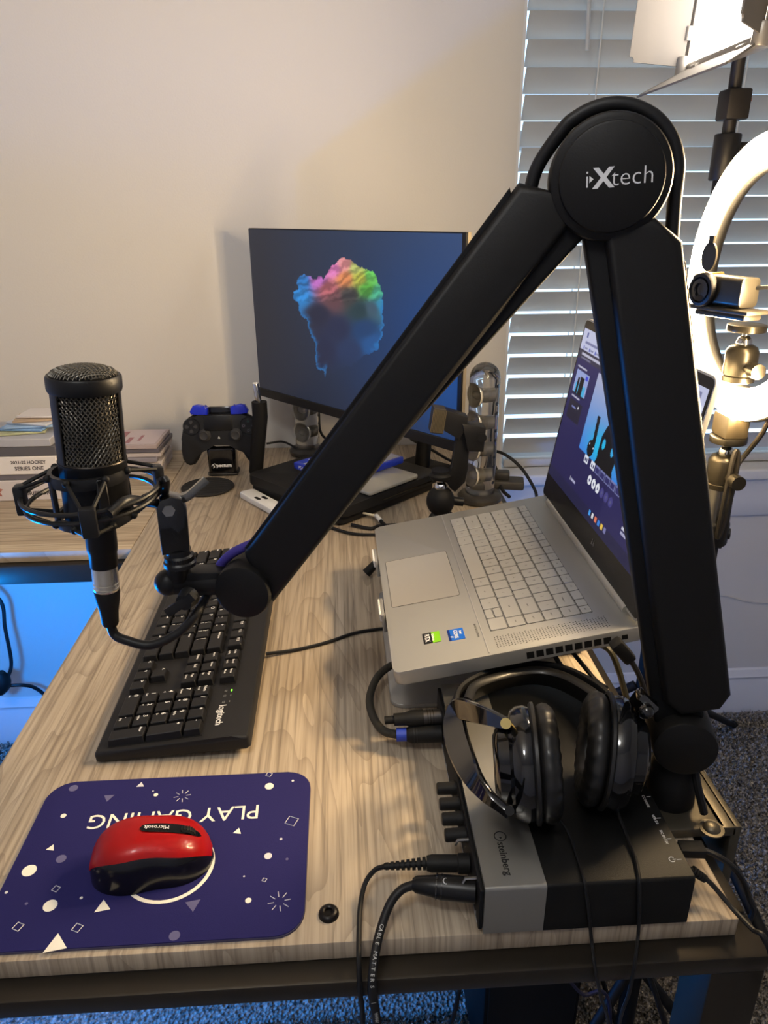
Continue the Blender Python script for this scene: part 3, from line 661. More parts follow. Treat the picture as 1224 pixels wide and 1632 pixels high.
# lower arm: an inner beam and a wrap-around cover
a, c = BL+BACK, EL+BACK; M = arm_M(a, c); L1 = (c-a).length
pr = M.to_3x3().inverted() @ V((1, 0, 0))
sgn = 1 if pr.y > 0 else -1             # local y side that points right
b = nb(); box(b, .018, L1-.012, sgn*-.0215, sgn*.020, -.015, .012, .003, 3, M); obj('inner_beam', b, MATTE, bm_)
b = nb()
poly = [(.045, sgn*-.0125), (L1-.030, sgn*-.0085), (L1-.030, sgn*.024), (L1-.050, sgn*.0400), (.045, sgn*.0415), (.032, sgn*.032), (.030, sgn*.0)]
prism(b, poly if sgn > 0 else poly[::-1], -.0205, .0215, M, .006, 4); obj('lower_arm_cover', b, SOFT, bm_)
b = nb(); box(b, .047, L1-.064, sgn*.0395, sgn*.0432, -.020, .004, .001, 2, M); obj('cover_seam', b, MATTE, bm_)
# upper arm
a, c = WR+BACK, EL+BACK; M = arm_M(a, c); L2 = (c-a).length
pr = M.to_3x3().inverted() @ V((-1, 0, 1)); sg = 1 if pr.y > 0 else -1    # local y side that points up-left
b = nb(); poly = [(.006, sg*-.0270), (L2-.020, sg*.0000), (L2-.026, sg*.016), (L2-.040, sg*.0440), (.028, sg*.0220), (.024, sg*.0175)]
prism(b, poly if sg > 0 else poly[::-1], -.0200, .0200, M, .006, 4); obj('upper_arm_cover', b, SOFT, bm_)
b = nb(); poly = [(L2-.046, sg*.0465), (L2-.050, sg*.0405), (.034, sg*.0185), (.030, sg*.0235)]
prism(b, poly if sg < 0 else poly[::-1], -.012, .0165, M, .0008, 1); obj('cover_seam', b, MATTE, bm_)
b = nb(); box(b, .0, L2-.005, -.014, .014, -.013, .013, .003, 3, M); obj('inner_beam', b, MATTE, bm_)
def disc(cn, r, h, back, nm, mt, rim=.003):
    b = nb(); lathe(b, [(0, -back), (r, -back), (r, h-rim), (r-rim*.3, h-rim*.3), (r-rim, h), (0, h)], 64, axis_M(bw(cn), n)); return obj(nm, b, mt, bm_)
d1 = disc(EL+BACK, .0395, .022, .022, 'elbow_housing', SOFT, .004)
b = nb(); lathe(b, [(.0335, .0215), (.0337, .0245), (.0330, .0262), (.0318, .0268), (0, .0268)], 64, axis_M(bw(EL+BACK), n)); cap = obj('elbow_cap', b, SOFT, d1)
ev = (V((1, 0, 0))-n*n.x).normalized(); uv = n.cross(ev)*1.0
uv = V((0, 0, 1))
tilt = R(4); ex = ev*math.cos(tilt)+uv*math.sin(tilt); ey = uv*math.cos(tilt)-ev*math.sin(tilt)
EC = bw(EL)+n*.0010
lt = nb(); o_ = EC-ev*.0165-uv*.0015
text_bm(lt, 'i', .0155, basis(o_-ex*.0006, ex, ey), .0001, 'LEFT', -.0002)
text_bm(lt, 'X', .0165, basis(o_+ex*.0055, ex, ey), .0001, 'LEFT', .0006)
text_bm(lt, 'tech', .0155, basis(o_+ex*.0160, ex, ey), .0001, 'LEFT', -.0002)
M3 = basis(o_+ex*.0025, ex, ey); prism(lt, [(0, -.0018), (.0026, .0003), (0, .0024)], 0, .0002, M3)
obj('brand_lettering', lt, INK, cap, smooth=0)
disc(WR+BACK, .0253, .027, .020, 'wrist_disc', SOFT); disc(BL+BACK, .0268, .027, .020, 'base_disc', SOFT)
# cable running over the elbow
arc = []
for k in range(13):
    t = R(150-150*k/12-2); arc.append(EL+BACK*.9+ev*(.0445*math.cos(t))+uv*(.0445*math.sin(t)))
cpt = [EL+BACK-ev*.056-uv*.034, EL+BACK-ev*.0515-uv*.008, EL+BACK-ev*.0465+uv*.010]+arc[1:]+[EL+BACK+ev*.0455-uv*.02, EL+BACK+ev*.0485-uv*.06]
b = nb(); tube(b, [bw(p) for p in cpt], .0048, 12, 6); obj('arm_cord', b, CABLE, bm_)
# post, collar and clamp
pz = bw(BL+BACK)
b = nb(); lathe(b, [(0, .010), (.0215, .010), (.0225, .013), (.0215, .036), (.0195, .040), (.0195, .047), (.0185, .050), (.0185, pz.z-.012), (0, pz.z-.012)], 40, Matrix.Translation((pz.x, pz.y, 0))); obj('post', b, MATTE, bm_)
b = nb(); cyl(b, (pz.x, pz.y, .0535), (pz.x, pz.y, .0555), .0192, n=40); obj('collar_ring', b, STEEL, bm_) if False else b.free()
CLAMP = mat('clamp_steel', (92, 86, 74), .42, .8)
b = nb(); box(b, -.030, .036, -.040, .040, .0004, .0105, .002, 2, Matrix.Translation((pz.x, pz.y, 0))); box(b, .0405, .050, -.040, .040, -.085, .0105, .002, 2, Matrix.Translation((pz.x, pz.y, 0))); box(b, .03, .045, -.040, .040, .0004, .0105, .001, 2, Matrix.Translation((pz.x, pz.y, 0)))
box(b, -.02, .045, -.030, .030, -.085, -.077, .002, 2, Matrix.Translation((pz.x, pz.y, 0))); cl = obj('clamp', b, CLAMP, bm_)
q = bw(at(1134, 1320, 2, .0105)); b = nb(); lathe(b, [(0, .0052), (.004, .0046), (.0068, .0022), (.0075, .0004), (.0105, .0003), (.0108, -.0006)], 26, Matrix.Translation((q.x, q.y, .0105))); obj('dome_nut', b, CLAMP, cl)
b = nb(); cyl(b, (pz.x+.005, pz.y, -.150), (pz.x+.005, pz.y, -.045), .006, n=16); lathe(b, [(0, -.165), (.018, -.165), (.018, -.150), (0, -.150)], 20, Matrix.Translation((pz.x+.005, pz.y, 0))); lathe(b, [(0, -.046), (.016, -.046), (.016, -.0375), (0, -.0375)], 20, Matrix.Translation((pz.x+.005, pz.y, 0))); obj('clamp_screw', b, DARKM, cl)
# wrist adapter carrying the shock mount
WB = WR+BACK
ad0 = at(268, 928, 1, .578)
b = nb(); cyl(b, bw(WB+ (ad0-WB)*.1), bw(ad0), .0125, .0108, 24); ball(b, bw(ad0), .0118, 20); box(b, -.004, .030, -.010, .0125, -.010, .010, .002, 2, basis(bw(ad0+(WB-ad0)*.25), WB-ad0, (0, 0, 1))); adp = obj('wrist_adapter', b, BLACK, bm_)
k0 = at(283, 922, 1, .578); k1_ = at(285, 893, 1, .578)
b = nb(); cyl(b, bw(k0), bw(k1_), .0095, .0105, 24); obj('adapter_neck', b, BLACK, adp)
wq = at(302, 950, 1, .560)
b = nb(); cyl(b, bw(wq), bw(wq+n*.012), .009, .007, 20); strip(b, [bw(wq+V((-.015, 0, -.009))+n*.012), bw(wq+n*.010), bw(wq+V((.009, 0, .007))+n*.012)], n, .005, .0075, 6); obj('wing_screw', b, BLACK, adp)

# ================================================================== microphone, hanging upright in its shock mount
MY = .556
def mz(py, rr=0.): return at(150, py, 1, MY-rr).z
MX0, MXT = at(167, 930, 1, MY).x, at(133, 620, 1, MY).x
Zb = at(175, 999, 1, MY-.004).z; mo = V((MX0-.001, MY, Zb)); lean = math.atan2(MXT-MX0, mz(620)-mz(930))
MICB = mat('microphone_black', (22, 22, 23), .42, .35); WIRE = mat('grille_wire', (92, 88, 80), .4, .65)
mic = thing('condenser_microphone', 'black side-address condenser microphone held in shock mount on the boom arm', 'microphone', mo, (0, lean, 0))
z_stem0, z_body0, z_gr0, z_gr1, z_top = mz(911, .011)-Zb, mz(852, .025)-Zb, mz(747, .025)-Zb, mz(631, .026)-Zb, mz(609, .027)-Zb; DOMEH = mz(577, -.012)-Zb-z_top
r = .0252
b = nb(); lathe(b, [(0, z_body0), (.021, z_body0), (r, z_body0+.003), (r, z_gr0-.003), (r+.0006, z_gr0-.002), (r+.0006, z_gr0)], 48); lathe(b, [(r-.002, z_gr0), (r+.0006, z_gr0)], 48); body = obj('body', b, MICB, mic)
FA = R(-90+24)                    # where the front grille faces
for s in (1, -1):
    a0, a1 = FA+R(90)*s-R(31), FA+R(90)*s+R(31)
    b = nb(); lathe(b, [(r-.002, z_gr0), (r, z_gr0), (r, z_gr1), (r-.002, z_gr1)], 12, None, a0, a1)
    lathe(b, [(r, z_gr0), (r-.002, z_gr0)], 12, None, a0, a1); obj('side_post', b, MICB, mic)
b = nb(); lathe(b, [(r-.004, z_gr1-.001), (r+.0012, z_gr1-.001), (r+.0018, z_gr1+.001), (r+.0018, z_top-.001), (r+.0008, z_top+.0006), (r-.003, z_top+.0006)], 48); obj('head_band', b, MICB, mic)
b = nb(); lathe(b, [(.0205, z_gr0-.001), (.0205, z_gr1+.002), (.0190, z_top+.002), (.0150, z_top+DOMEH*.65), (0, z_top+DOMEH*.93)], 36); obj('capsule_screen', b, mat('capsule_dark', (14, 13, 12), .7), mic)
def weave(nm, fn, lines):
    b = nb()
    for pts in lines:
        if len(pts) > 1: tube(b, [fn(*p) for p in pts], .00052, 4, caps=False)
    return obj(nm, b, WIRE, mic, smooth=0)
hz = z_gr1-z_gr0; half = R(58)
for s in (0, 1):
    lines = []; rr = r-.0012; Wd = 2*half*rr; st = .0034
    for fam in (1, -1):
        k = -int(hz/st)-2
        while k*st < Wd+hz:
            pts = []
            for i in range(29):
                v = hz*i/28; u_ = k*st+fam*v*.8+(0 if fam > 0 else hz*.8)
                if 0 <= u_ <= Wd: pts.append((u_, v, fam, i))
            lines.append(pts); k += 1
    weave('side_grille', lambda u_, v, fam, i, s=s: V(((rr+.00035*fam*(-1)**i)*math.cos(FA+math.pi*s-half+u_/rr), (rr+.00035*fam*(-1)**i)*math.sin(FA+math.pi*s-half+u_/rr), z_gr0+v)), lines)
def domez(q): return z_top+DOMEH*max(0, 1-(q/.0240)**2)**.42
lines = []; st = .0026
for fam in (0, 1):
    k = -9
    while k <= 9:
        c_ = k*st; mx = math.sqrt(max(0, .0238**2-c_*c_))
        if mx > .002: lines.append([(c_, -mx+2*mx*i/22, fam, i) for i in range(23)])
        k += 1
def dfn(c_, t, fam, i):
    x, y = (c_, t) if fam == 0 else (t, c_); a = R(40); q = math.hypot(x, y)
    return V((x*math.cos(a)-y*math.sin(a), x*math.sin(a)+y*math.cos(a), domez(q)+.0003*(-1)**(i+fam)))
weave('top_grille', dfn, lines)
b = nb()
for s in (0, 1):   # frame around the grille windows
    A = FA+math.pi*s
    pp = [V((r*math.cos(A+half*t), r*math.sin(A+half*t), z_gr0+.0006)) for t in [-1+.1*i for i in range(21)]]+[V((r*math.cos(A+half), r*math.sin(A+half), z_gr0+hz*.5)), V((r*math.cos(A+half), r*math.sin(A+half), z_gr1))]
    tube(b, pp, .0009, 6); tube(b, [V((r*math.cos(A-half), r*math.sin(A-half), z_gr0)), V((r*math.cos(A-half), r*math.sin(A-half), z_gr1))], .0009, 6)
obj('grille_rim', b, DARKM, mic)
b = nb(); lathe(b, [(.012, z_body0+.001), (.0122, z_stem0+.018), (.0118, z_stem0+.014), (.0112, z_stem0+.012), (.0110, z_stem0)], 32); obj('stem', b, MICB, mic)
zs1 = mz(949, .010)-Zb
b = nb(); lathe(b, [(.0098, zs1), (.0104, zs1+.0008), (.0104, zs1+.003), (.0098, zs1+.0034), (.0098, zs1+.0042), (.0104, zs1+.0046), (.0104, zs1+.0066), (.0098, zs1+.007), (.0098, zs1+.0078), (.0104, zs1+.0082), (.0104, z_stem0), (.0095, z_stem0+.0005)], 32); obj('connector_sleeve', b, mat('nickel', (222, 216, 202), .25, .8), mic)
b = nb(); lathe(b, [(0, 0), (.0062, 0), (.0070, .002), (.0078, .014), (.0098, .024), (.0104, zs1-.001), (.0100, zs1), (0, zs1)], 28); obj('connector_boot', b, RUBBER, mic)
# cord from the microphone to the arm
c0 = mo+V((0, 0, .002))
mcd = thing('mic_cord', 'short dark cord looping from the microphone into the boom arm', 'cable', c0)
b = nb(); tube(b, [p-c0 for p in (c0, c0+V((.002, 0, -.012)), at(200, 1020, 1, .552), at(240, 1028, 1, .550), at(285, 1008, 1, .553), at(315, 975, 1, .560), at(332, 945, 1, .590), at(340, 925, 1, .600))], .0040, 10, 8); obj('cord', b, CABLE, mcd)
b = nb(); tube(b, [p-c0 for p in (at(336, 932, 1, .598), at(346, 908, 1, .598), at(370, 882, 1, .594), at(412, 862, 1, .590))], .0042, 10, 8); obj('violet_lit_cord', b, mat('violet_lit_cord', (58, 48, 132), .6), mcd)  # upper stretch of the cord with the blue lamp's light put into its colour

# --- shock mount
SM = mat('shock_mount_black', (20, 20, 21), .4, spec=.5); so = V((MX0+(MXT-MX0)*.22, MY, mz(808, .03)))
shk = thing('shock_mount', 'black elastic-band shock mount cradling the microphone', 'shock mount', so)
b = nb()
for z0, z1 in ((.012, .021), (-.022, -.014)):
    lathe(b, [(.0262, z0), (.0295, z0), (.0300, (z0+z1)/2), (.0295, z1), (.0262, z1), (.0262, z0)], 44)
ir = obj('clamp_ring', b, SM, shk)
for a in (35, 125, 215, 305):
    b = nb(); box(b, .0265, .0300, -.004, .004, -.020, .020, .001, 1, Matrix.Rotation(R(a), 4, 'Z')); obj('rib', b, SM, ir)
PA = [(188, 0), (284, -.003), (24, .004), (105, .003)]; RO = .052
b = nb()
for dz_ in (-.004, .003): tube(b, [V(((RO-.003+(.003 if dz_ > 0 else 0))*math.cos(R(t)), (RO-.003)*math.sin(R(t)), dz_+.002*math.sin(R(t+40)))) for t in range(0, 360, 9)], .0019, 8, closed=True)
obj('outer_ring', b, SM, shk)
pst, bnd, hook = nb(), nb(), nb()
for a, dz_ in PA:
    Mz = Matrix.Rotation(R(a), 4, 'Z') @ Matrix.Translation((RO, 0, dz_)); b = nb(); box(b, -.0035, .0045, -.006, .006, -.013, .011, .002, 2, Mz); obj('post', b, SM, shk)
    b = nb()
    e0, e1 = Mz @ V((0, -.004, .009)), Mz @ V((0, .004, .009)); f0, f1 = Mz @ V((0, -.004, -.011)), Mz @ V((0, .004, -.011))
    for s, (e, f) in ((-1, (e0, f0)), (1, (e1, f1))):
        aa = R(a+s*27); hi = V((.0305*math.cos(aa), .0305*math.sin(aa), .019)); lo = V((.0305*math.cos(aa), .0305*math.sin(aa), -.019))
        tube(b, [hi, e], .0016, 6); tube(b, [lo, f], .0016, 6); ball(b, hi, .0032, 10); ball(b, lo, .0032, 10)
    tube(b, [e0, e1], .0016, 6); tube(b, [f0, f1], .0016, 6); obj('elastic_band', b, RUBBER, shk)
sw = at(277, 832, 1, .572)-so       # swivel block centre
b = nb(); tube(b, [V((RO*math.cos(R(300)), RO*math.sin(R(300)), 0)), V((.036, -.028, .004)), sw+V((-.013, -.002, .018)), sw+V((0, 0, .019))], .0040, 10, 6); tube(b, [V((RO*math.cos(R(20)), RO*math.sin(R(20)), .002)), V((.058, .004, .008)), sw+V((-.006, .004, .020))], .0030, 10, 6); obj('bracket', b, SM, shk)
b = nb(); prism(b, [(-.0125, -.026), (.0105, -.026), (.0115, .014), (.0085, .022), (.0, .0255), (-.009, .023), (-.0125, .016)], -.0085, .0085, basis(sw, (1, .25, 0), (0, 0, 1)), .002, 2); sv = obj('swivel_block', b, GLOSS, shk)
b = nb(); prism(b, [(.0052*math.cos(R(60*i)), .0052*math.sin(R(60*i))) for i in range(6)], .0085, .0110, basis(sw+V((-.003, 0, .014)), (1, .25, 0), (0, 0, 1))); obj('hex_bolt', b, STEEL, sv)
b = nb(); Mw = basis(sw+V((-.002, 0, -.010)), (1, .25, 0), (0, 0, 1))
tube(b, [Mw @ V((.0062*math.cos(R(15*i)), .0062*math.sin(R(15*i)), .0087)) for i in range(24)], .0003, 4, closed=True)
tube(b, [Mw @ V(p) for p in ((-.0042, -.0045, .0087), (-.0005, .0052, .0087), (.0028, -.0052, .0087))], .0003, 4); tube(b, [Mw @ V(p) for p in ((.0002, .004, .0087), (.0044, -.004, .0087))], .0003, 4)
obj('emblem', b, mat('emblem_grey', (86, 86, 92), .35, .8), sv, smooth=0)
b = nb(); strip(b, [sw+V((.008, .004, .020)), sw+V((.014, .004, .022)), sw+V((.024, .006, .030)), sw+V((.029, .008, .034))], (0, 1, 0), .009, .0065, 6); obj('tilt_lever', b, mat('lever_metal', (120, 118, 112), .22, .9), sv)
b = nb(); lathe(b, [(0, 0), (.0115, 0), (.0137, .0012), (.0137, .0045), (.0122, .006), (.0122, .010), (.0105, .0115), (.0105, .016), (0, .016)], 32, Matrix.Translation(sw+V((.001, 0, -.0405)))); kn = obj('thread_collar', b, SM, shk)
b = nb()
for i in range(36): box(b, .0120, .0126, -.0004, .0004, -.0340, -.0305, 0, 1, Matrix.Translation(sw+V((.001, 0, 0))) @ Matrix.Rotation(R(10*i), 4, 'Z'))
obj('knurling', b, DARKM, kn, smooth=0)

def raster(nm, w, h, nx, ny, fn, material, parent, M):
    """flat display picture: a fine grid whose corners carry the picture's colours"""
    bm = nb(); bmesh.ops.create_grid(bm, x_segments=nx, y_segments=ny, size=.5)
    me = bpy.data.meshes.new(nm); bm.to_mesh(me); bm.free()
    co = np.zeros(len(me.vertices)*3); me.vertices.foreach_get('co', co); co = co.reshape(-1, 3)
    uv_ = co[:, :2]+.5
    ca = me.color_attributes.new('Col', 'FLOAT_COLOR', 'POINT'); cols = np.ones((len(co), 4)); c8 = fn(uv_[:, 0], uv_[:, 1])/255.
    cols[:, :3] = np.where(c8 <= .04045, c8/12.92, ((c8+.055)/1.055)**2.4); ca.data.foreach_set('color', cols.ravel())
    co[:, 0] *= w; co[:, 1] *= h; me.vertices.foreach_set('co', co.ravel()); me.materials.append(material); me.transform(M)
    return obj(nm, me, material, parent)

# ================================================================== laptop on its stand
LSIL = mat('laptop_aluminium', (176, 175, 170), .36, .6, bump=.03, bscale=1800); LKEY = mat('laptop_key', (172, 171, 167), .4, .35); LGAP = mat('laptop_gap', (70, 69, 66), .6)
lo_ = V((.0428, .6171, .0823)); le = (.0122, -.1724, .0041)
lap = thing('laptop', 'open silver laptop raised on a stand, showing a video call layout', 'laptop', lo_, le)
LW, LD = .357, .256
b = nb(); prism(b, rrect(0, LD, 0, LW, .008, 5), -.016, 0, None, .0012, 2); obj('base', b, LSIL, lap)
b = nb(); box(b, .0982, .0990, .004, LW-.004, -.0002, .0006); obj('deck_ridge', b, mat('ridge_bright', (205, 203, 198), .3, .6), lap)
b = nb(); prism(b, rrect(.0085, .0885, .126, .2425, .003, 3), -.0003, .00025); tp = obj('touchpad', b, mat('touchpad_glass', (168, 166, 162), .42, .4), lap)
b = nb(); tube(b, [V((x, y, .0001)) for x, y in rrect(.0085, .0885, .126, .2425, .003, 3)], .0004, 4, closed=True); obj('touchpad_edge', b, LGAP, tp)
# keys
LKM = {}
def lkey(x, y, w, h):          # x: front->hinge, y: near->far; w along y, h along x
    k = (round(w, 4), round(h, 4))
    if k not in LKM:
        bm = nb(); prism(bm, rrect(-h/2+.0008, h/2-.0008, -w/2+.0008, w/2-.0008, .0012, 2), 0, .0009, None, .0003, 1, True)
        me = bpy.data.meshes.new('key'); bmesh.ops.recalc_face_normals(bm, faces=bm.faces); bm.to_mesh(me); bm.free(); me.materials.append(LKEY); LKM[k] = me
    obj('key', LKM[k], LKEY, lap, (x+h/2, y+w/2, .00015))
    box(gapb, x+.0003, x+h-.0003, y+.0003, y+w-.0003, -.0001, .0003)
gapb, lleg = nb(), nb()
PW = .2925/15.5; YF0 = .3335
def lrow(x, h, items):
    y = YF0
    for s, w in items:
        w *= PW; y -= w; lkey(x, y, w, h)
        if s: text_bm(lleg, s, .0040 if len(s) == 1 else .0024, basis((x+h*.5, y+w*.5, .00115), (0, -1, 0), (1, 0, 0)), .00003)
HK = .0195; XK = .1072
lrow(XK, HK, [('ctrl', 1.25), ('fn', 1), ('#', 1), ('alt', 1.25), ('', 5), ('alt', 1), ('ctrl', 1.5), ('<', 1.25)])
y_ = YF0-13.25*PW-PW
for k in (0, 1): lkey(XK+k*HK/2, y_, PW, HK/2)
lkey(XK, y_-1.25*PW, 1.25*PW, HK)
lrow(XK+HK, HK, [('shift', 2.25)]+[(c, 1) for c in 'ZXCVBNM,./']+[('shift', 2.25), ('end', 1)])
lrow(XK+2*HK, HK, [('caps', 1.75)]+[(c, 1) for c in "ASDFGHJKL;'"]+[('enter', 1.75), ('pg dn', 1)])
lrow(XK+3*HK, HK, [('tab', 1.5)]+[(c, 1) for c in 'QWERTYUIOP[]']+[('\\', 1), ('pg up', 1)])
lrow(XK+4*HK, HK, [('`', 1)]+[(c, 1) for c in '1234567890-=']+[('backspace', 1.5), ('home', 1)])
lrow(XK+5*HK, HK*.62, [('esc', 1)]+[('f%d' % i, 1) for i in range(1, 13)]+[('', 1), ('', .75), ('del', .75)])
obj('key_gaps', gapb, LGAP, lap, smooth=0)['kind'] = 'stuff'; obj('key_legends', lleg, mat('legend_grey', (95, 94, 92), .6), lap, smooth=0)['kind'] = 'stuff'
b = nb()
for i in range(40):
    for j in range(7): lathe(b, [(0, .0003), (.0007, .0003)], 6, Matrix.Translation((.109+i*.00295, .010+j*.0030+(i % 2)*.0015, 0)))
obj('speaker_grille', b, LGAP, lap, smooth=0)['kind'] = 'stuff'
b = nb()
for i in range(9): box(b, .135+i*.0098, .1425+i*.0098, -.0004, .001, -.0125, -.005)
box(b, .232, .238, -.0004, .001, -.011, -.006); obj('side_vent', b, MATTE, lap, smooth=0)['kind'] = 'stuff'
def sticker(nm, x, y, sx, sy, cols, txts):
    r_ = nb(); box(r_, x-sx/2, x+sx/2, y-sy/2, y+sy/2, 0, .0004); o = obj(nm, r_, mat('sticker_'+nm, cols[0], .35), lap)
    for (fx0, fx1, fy0, fy1), c in cols[1:]:
        q = nb(); box(q, x+sx*fx0, x+sx*fx1, y+sy*fy0, y+sy*fy1, .0004, .0005); obj('sticker_panel', q, mat('sp'+nm+str(c), c, .35), o)
    q = nb()
    for s, fx, fy, sz in txts: text_bm(q, s, sz, basis((x+sx*fx, y+sy*fy, .0006), (0, -1, 0), (1, 0, 0)), .00005, bold=.0001)
    obj('sticker_lettering', q, INK, o, smooth=0)
sticker('graphics_sticker', .0455, .050, .0185, .020, [(16, 16, 16), ((.02, .5, -.5, .5), (118, 185, 20))], [('RTX', -.26, 0, .0075), ('GeForce', .08, 0, .0036)])
sticker('processor_sticker', .0715, .0475, .0170, .021, [(20, 92, 190), ((-.5, -.36, -.5, .5), (12, 40, 110))], [('CORE', -.02, .0, .0058), ('intel', .30, .1, .0036), ('i7', -.30, -.2, .0040)])
b = nb(); text_bm(b, 'BANG & OLUFSEN', .0032, basis((.0935, .048, .0002), (0, -1, 0), (1, 0, 0)), .00005); obj('speaker_brand', b, LGAP, lap, smooth=0)
# lid
la = R(109); ul = V((-math.cos(la), 0, math.sin(la))); LM = basis((.2475, LW, .0035), (0, -1, 0), ul)
b = nb(); prism(b, rrect(0, LW, 0, .2500, .008, 5), -.0052, 0, LM, .001, 2); lid = obj('lid', b, LSIL, lap)
b = nb(); prism(b, rrect(.002, LW-.002, .003, .2480, .006, 4), 0, .0007, LM, .0003, 1); obj('bezel', b, mat('bezel_black', (15, 15, 16), .25), lid)
b = nb(); cyl(b, LM @ V((.03, -.001, -.002)), LM @ V((.327, -.001, -.002)), .0055, n=18); obj('hinge', b, LSIL, lap)
def hexc(*c): return np.array(c, float)
def lap_pic(u, v):
    N_ = len(u); c = np.zeros((N_, 3)); x, y = u*.345, v*.204        # metres on the screen
    c[:] = hexc(40, 37, 92); c += (1-v)[:, None]*hexc(-6, -6, -14)+((x > .2)*(v < .5))[:, None]*6
    c[y < .014] = hexc(30, 30, 66)
    m_ = y > .1775; c[m_] = hexc(196, 200, 228); m_ = (y > .184) & (y < .188) & (x > .10); c[m_] = hexc(225, 228, 245)
    rng = np.random.RandomState(2)
    def rect(x0, x1, y0, y1, col): k = (x > x0) & (x < x1) & (y > y0) & (y < y1); c[k] = hexc(*col)
    for xx in np.arange(.012, .34, .022): rect(xx, xx+.004, .179, .183, (90, 100, 190)); rect(xx+.006, xx+.016, .180, .182, (130, 135, 170))
    rect(.014, .09, .186, .189, (120, 124, 165)); rect(.014, .02, .194, .2, (90, 100, 160)); rect(.3, .335, .193, .199, (120, 124, 160))
    rect(.0, .345, .166, .1775, (52, 50, 70))
    rect(.012, .12, .171, .174, (190, 190, 210)); rect(.012, .05, .167, .169, (110, 110, 140)); rect(.010, .045, .155, .157, (185, 185, 205))
    # sidebar thumbnails
    rect(.011, .060, .122, .152, (150, 165, 215)); rect(.017, .056, .122, .136, (70, 175, 225)); rect(.021, .028, .122, .143, (14, 14, 18)); rect(.031, .045, .122, .146, (14, 14, 18)); rect(.048, .057, .144, .150, (60, 70, 210)); rect(.011, .060, .1205, .123, (20, 22, 40)); rect(.013, .045, .116, .119, (180, 180, 200))
    rect(.011, .062, .088, .113, (32, 30, 50)); rect(.024, .040, .104, .1055, (120, 130, 190)); rect(.046, .050, .106, .109, (220, 220, 230))
    # video frame with the silhouettes of a chair and a microphone arm
    x0, x1, y0, y1 = .086, .335, .066, .163; k = (x > x0) & (x < x1) & (y > y0) & (y < y1)
    t = np.clip((y-y0)/(y1-y0), 0, 1); s = (x-x0)/(x1-x0)
    base = np.stack([178*t+60*(1-t), 178*t+130*(1-t), 205*t+225*(1-t)], 1)
    g = np.exp(-((x-.155)/.045)**2-((y-.085)/.022)**2)[:, None]; base = base*(1-g)+hexc(30, 190, 235)*g; c[k] = base[k]
    w_ = np.interp(y, [.066, .072, .085, .100, .112, .119, .122], [.030, .026, .027, .0255, .0185, .011, .0])
    chair = np.abs(x-.1725-.05*(.1-y)) < w_
    holes = (np.hypot((x-.1580)/.0048, (y-.0930)/.0062) < 1) | (np.hypot((x-.1868)/.0048, (y-.0930)/.0062) < 1)
    arm = (np.abs(x-.1275+.15*(y-.09)) < .0048) & (y < .1175) & (y > .08); micb = np.hypot((x-.1225)/.011, (y-.0765)/.0105) < 1
    blob = (np.hypot((x-.262)/.03, (y-.07)/.035) < 1)
    c[k & ((chair & ~holes) | arm | micb | blob)] = hexc(13, 13, 17)
    k = (np.hypot(x-.117, y-.081) < .0013) | (np.hypot(x-.1305, y-.0785) < .0013); c[k] = hexc(220, 225, 235)
    # layout buttons and call controls
    for i, xx in enumerate((.112, .136, .153, .170, .187, .204, .221)):
        rect(xx, xx+.0145, .056, .0655, (225, 228, 240) if i in (0, 1) else (120, 125, 175)); rect(xx+.0012, xx+.0132, .0572, .0643, (225, 228, 240) if i in (0, 1) else (48, 46, 100))
        if i < 2: rect(xx+.003, xx+.0065, .059, .0625, (70, 70, 110)); rect(xx+.008, xx+.0115, .059, .0625, (70, 70, 110))
    for i in range(6):
        k = np.hypot(x-(.1455+.0145*i), y-.0436) < .0060; c[k] = hexc(232, 234, 242) if i < 3 else hexc(70, 66, 130); k = np.hypot(x-(.1455+.0145*i), y-.0436) < .0020; c[k] = hexc(90, 90, 130)
    rect(.083, .085, .021, .026, (230, 230, 240)); rect(.087, .104, .022, .0248, (170, 170, 200)); rect(.262, .282, .031, .034, (200, 200, 215)); rect(.262, .278, .025, .028, (170, 170, 200))
    for i, col in enumerate(((70, 160, 240), (220, 220, 225), (225, 120, 90), (60, 130, 220), (240, 200, 80), (120, 120, 170))): rect(.168+.0105*i, .1745+.0105*i, .0080, .0145, col)
    return c
raster('screen_picture', .345, .204, 300, 190, lap_pic, attr_screen('laptop_screen', .72), lid, LM @ Matrix.Translation((LW/2, .136, .00085)))
b = nb(); Mq = LM @ Matrix.Translation((.2085, .020, .0008))
for x in (-.003, .0022): tube(b, [Mq @ V((x+.0012, .004, 0)), Mq @ V((x-.0004, -.003, 0))], .0003, 4)
tube(b, [Mq @ V((-.0022, .001, 0)), Mq @ V((-.0008, .001, 0)), Mq @ V((-.0018, -.003, 0))], .0003, 4); tube(b, [Mq @ V((.0034, .001, 0)), Mq @ V((.0046, .001, 0)), Mq @ V((.0038, -.003, 0))], .0003, 4); obj('maker_emblem', b, mat('emblem_light', (150, 150, 155), .3, .7), lid, smooth=0)
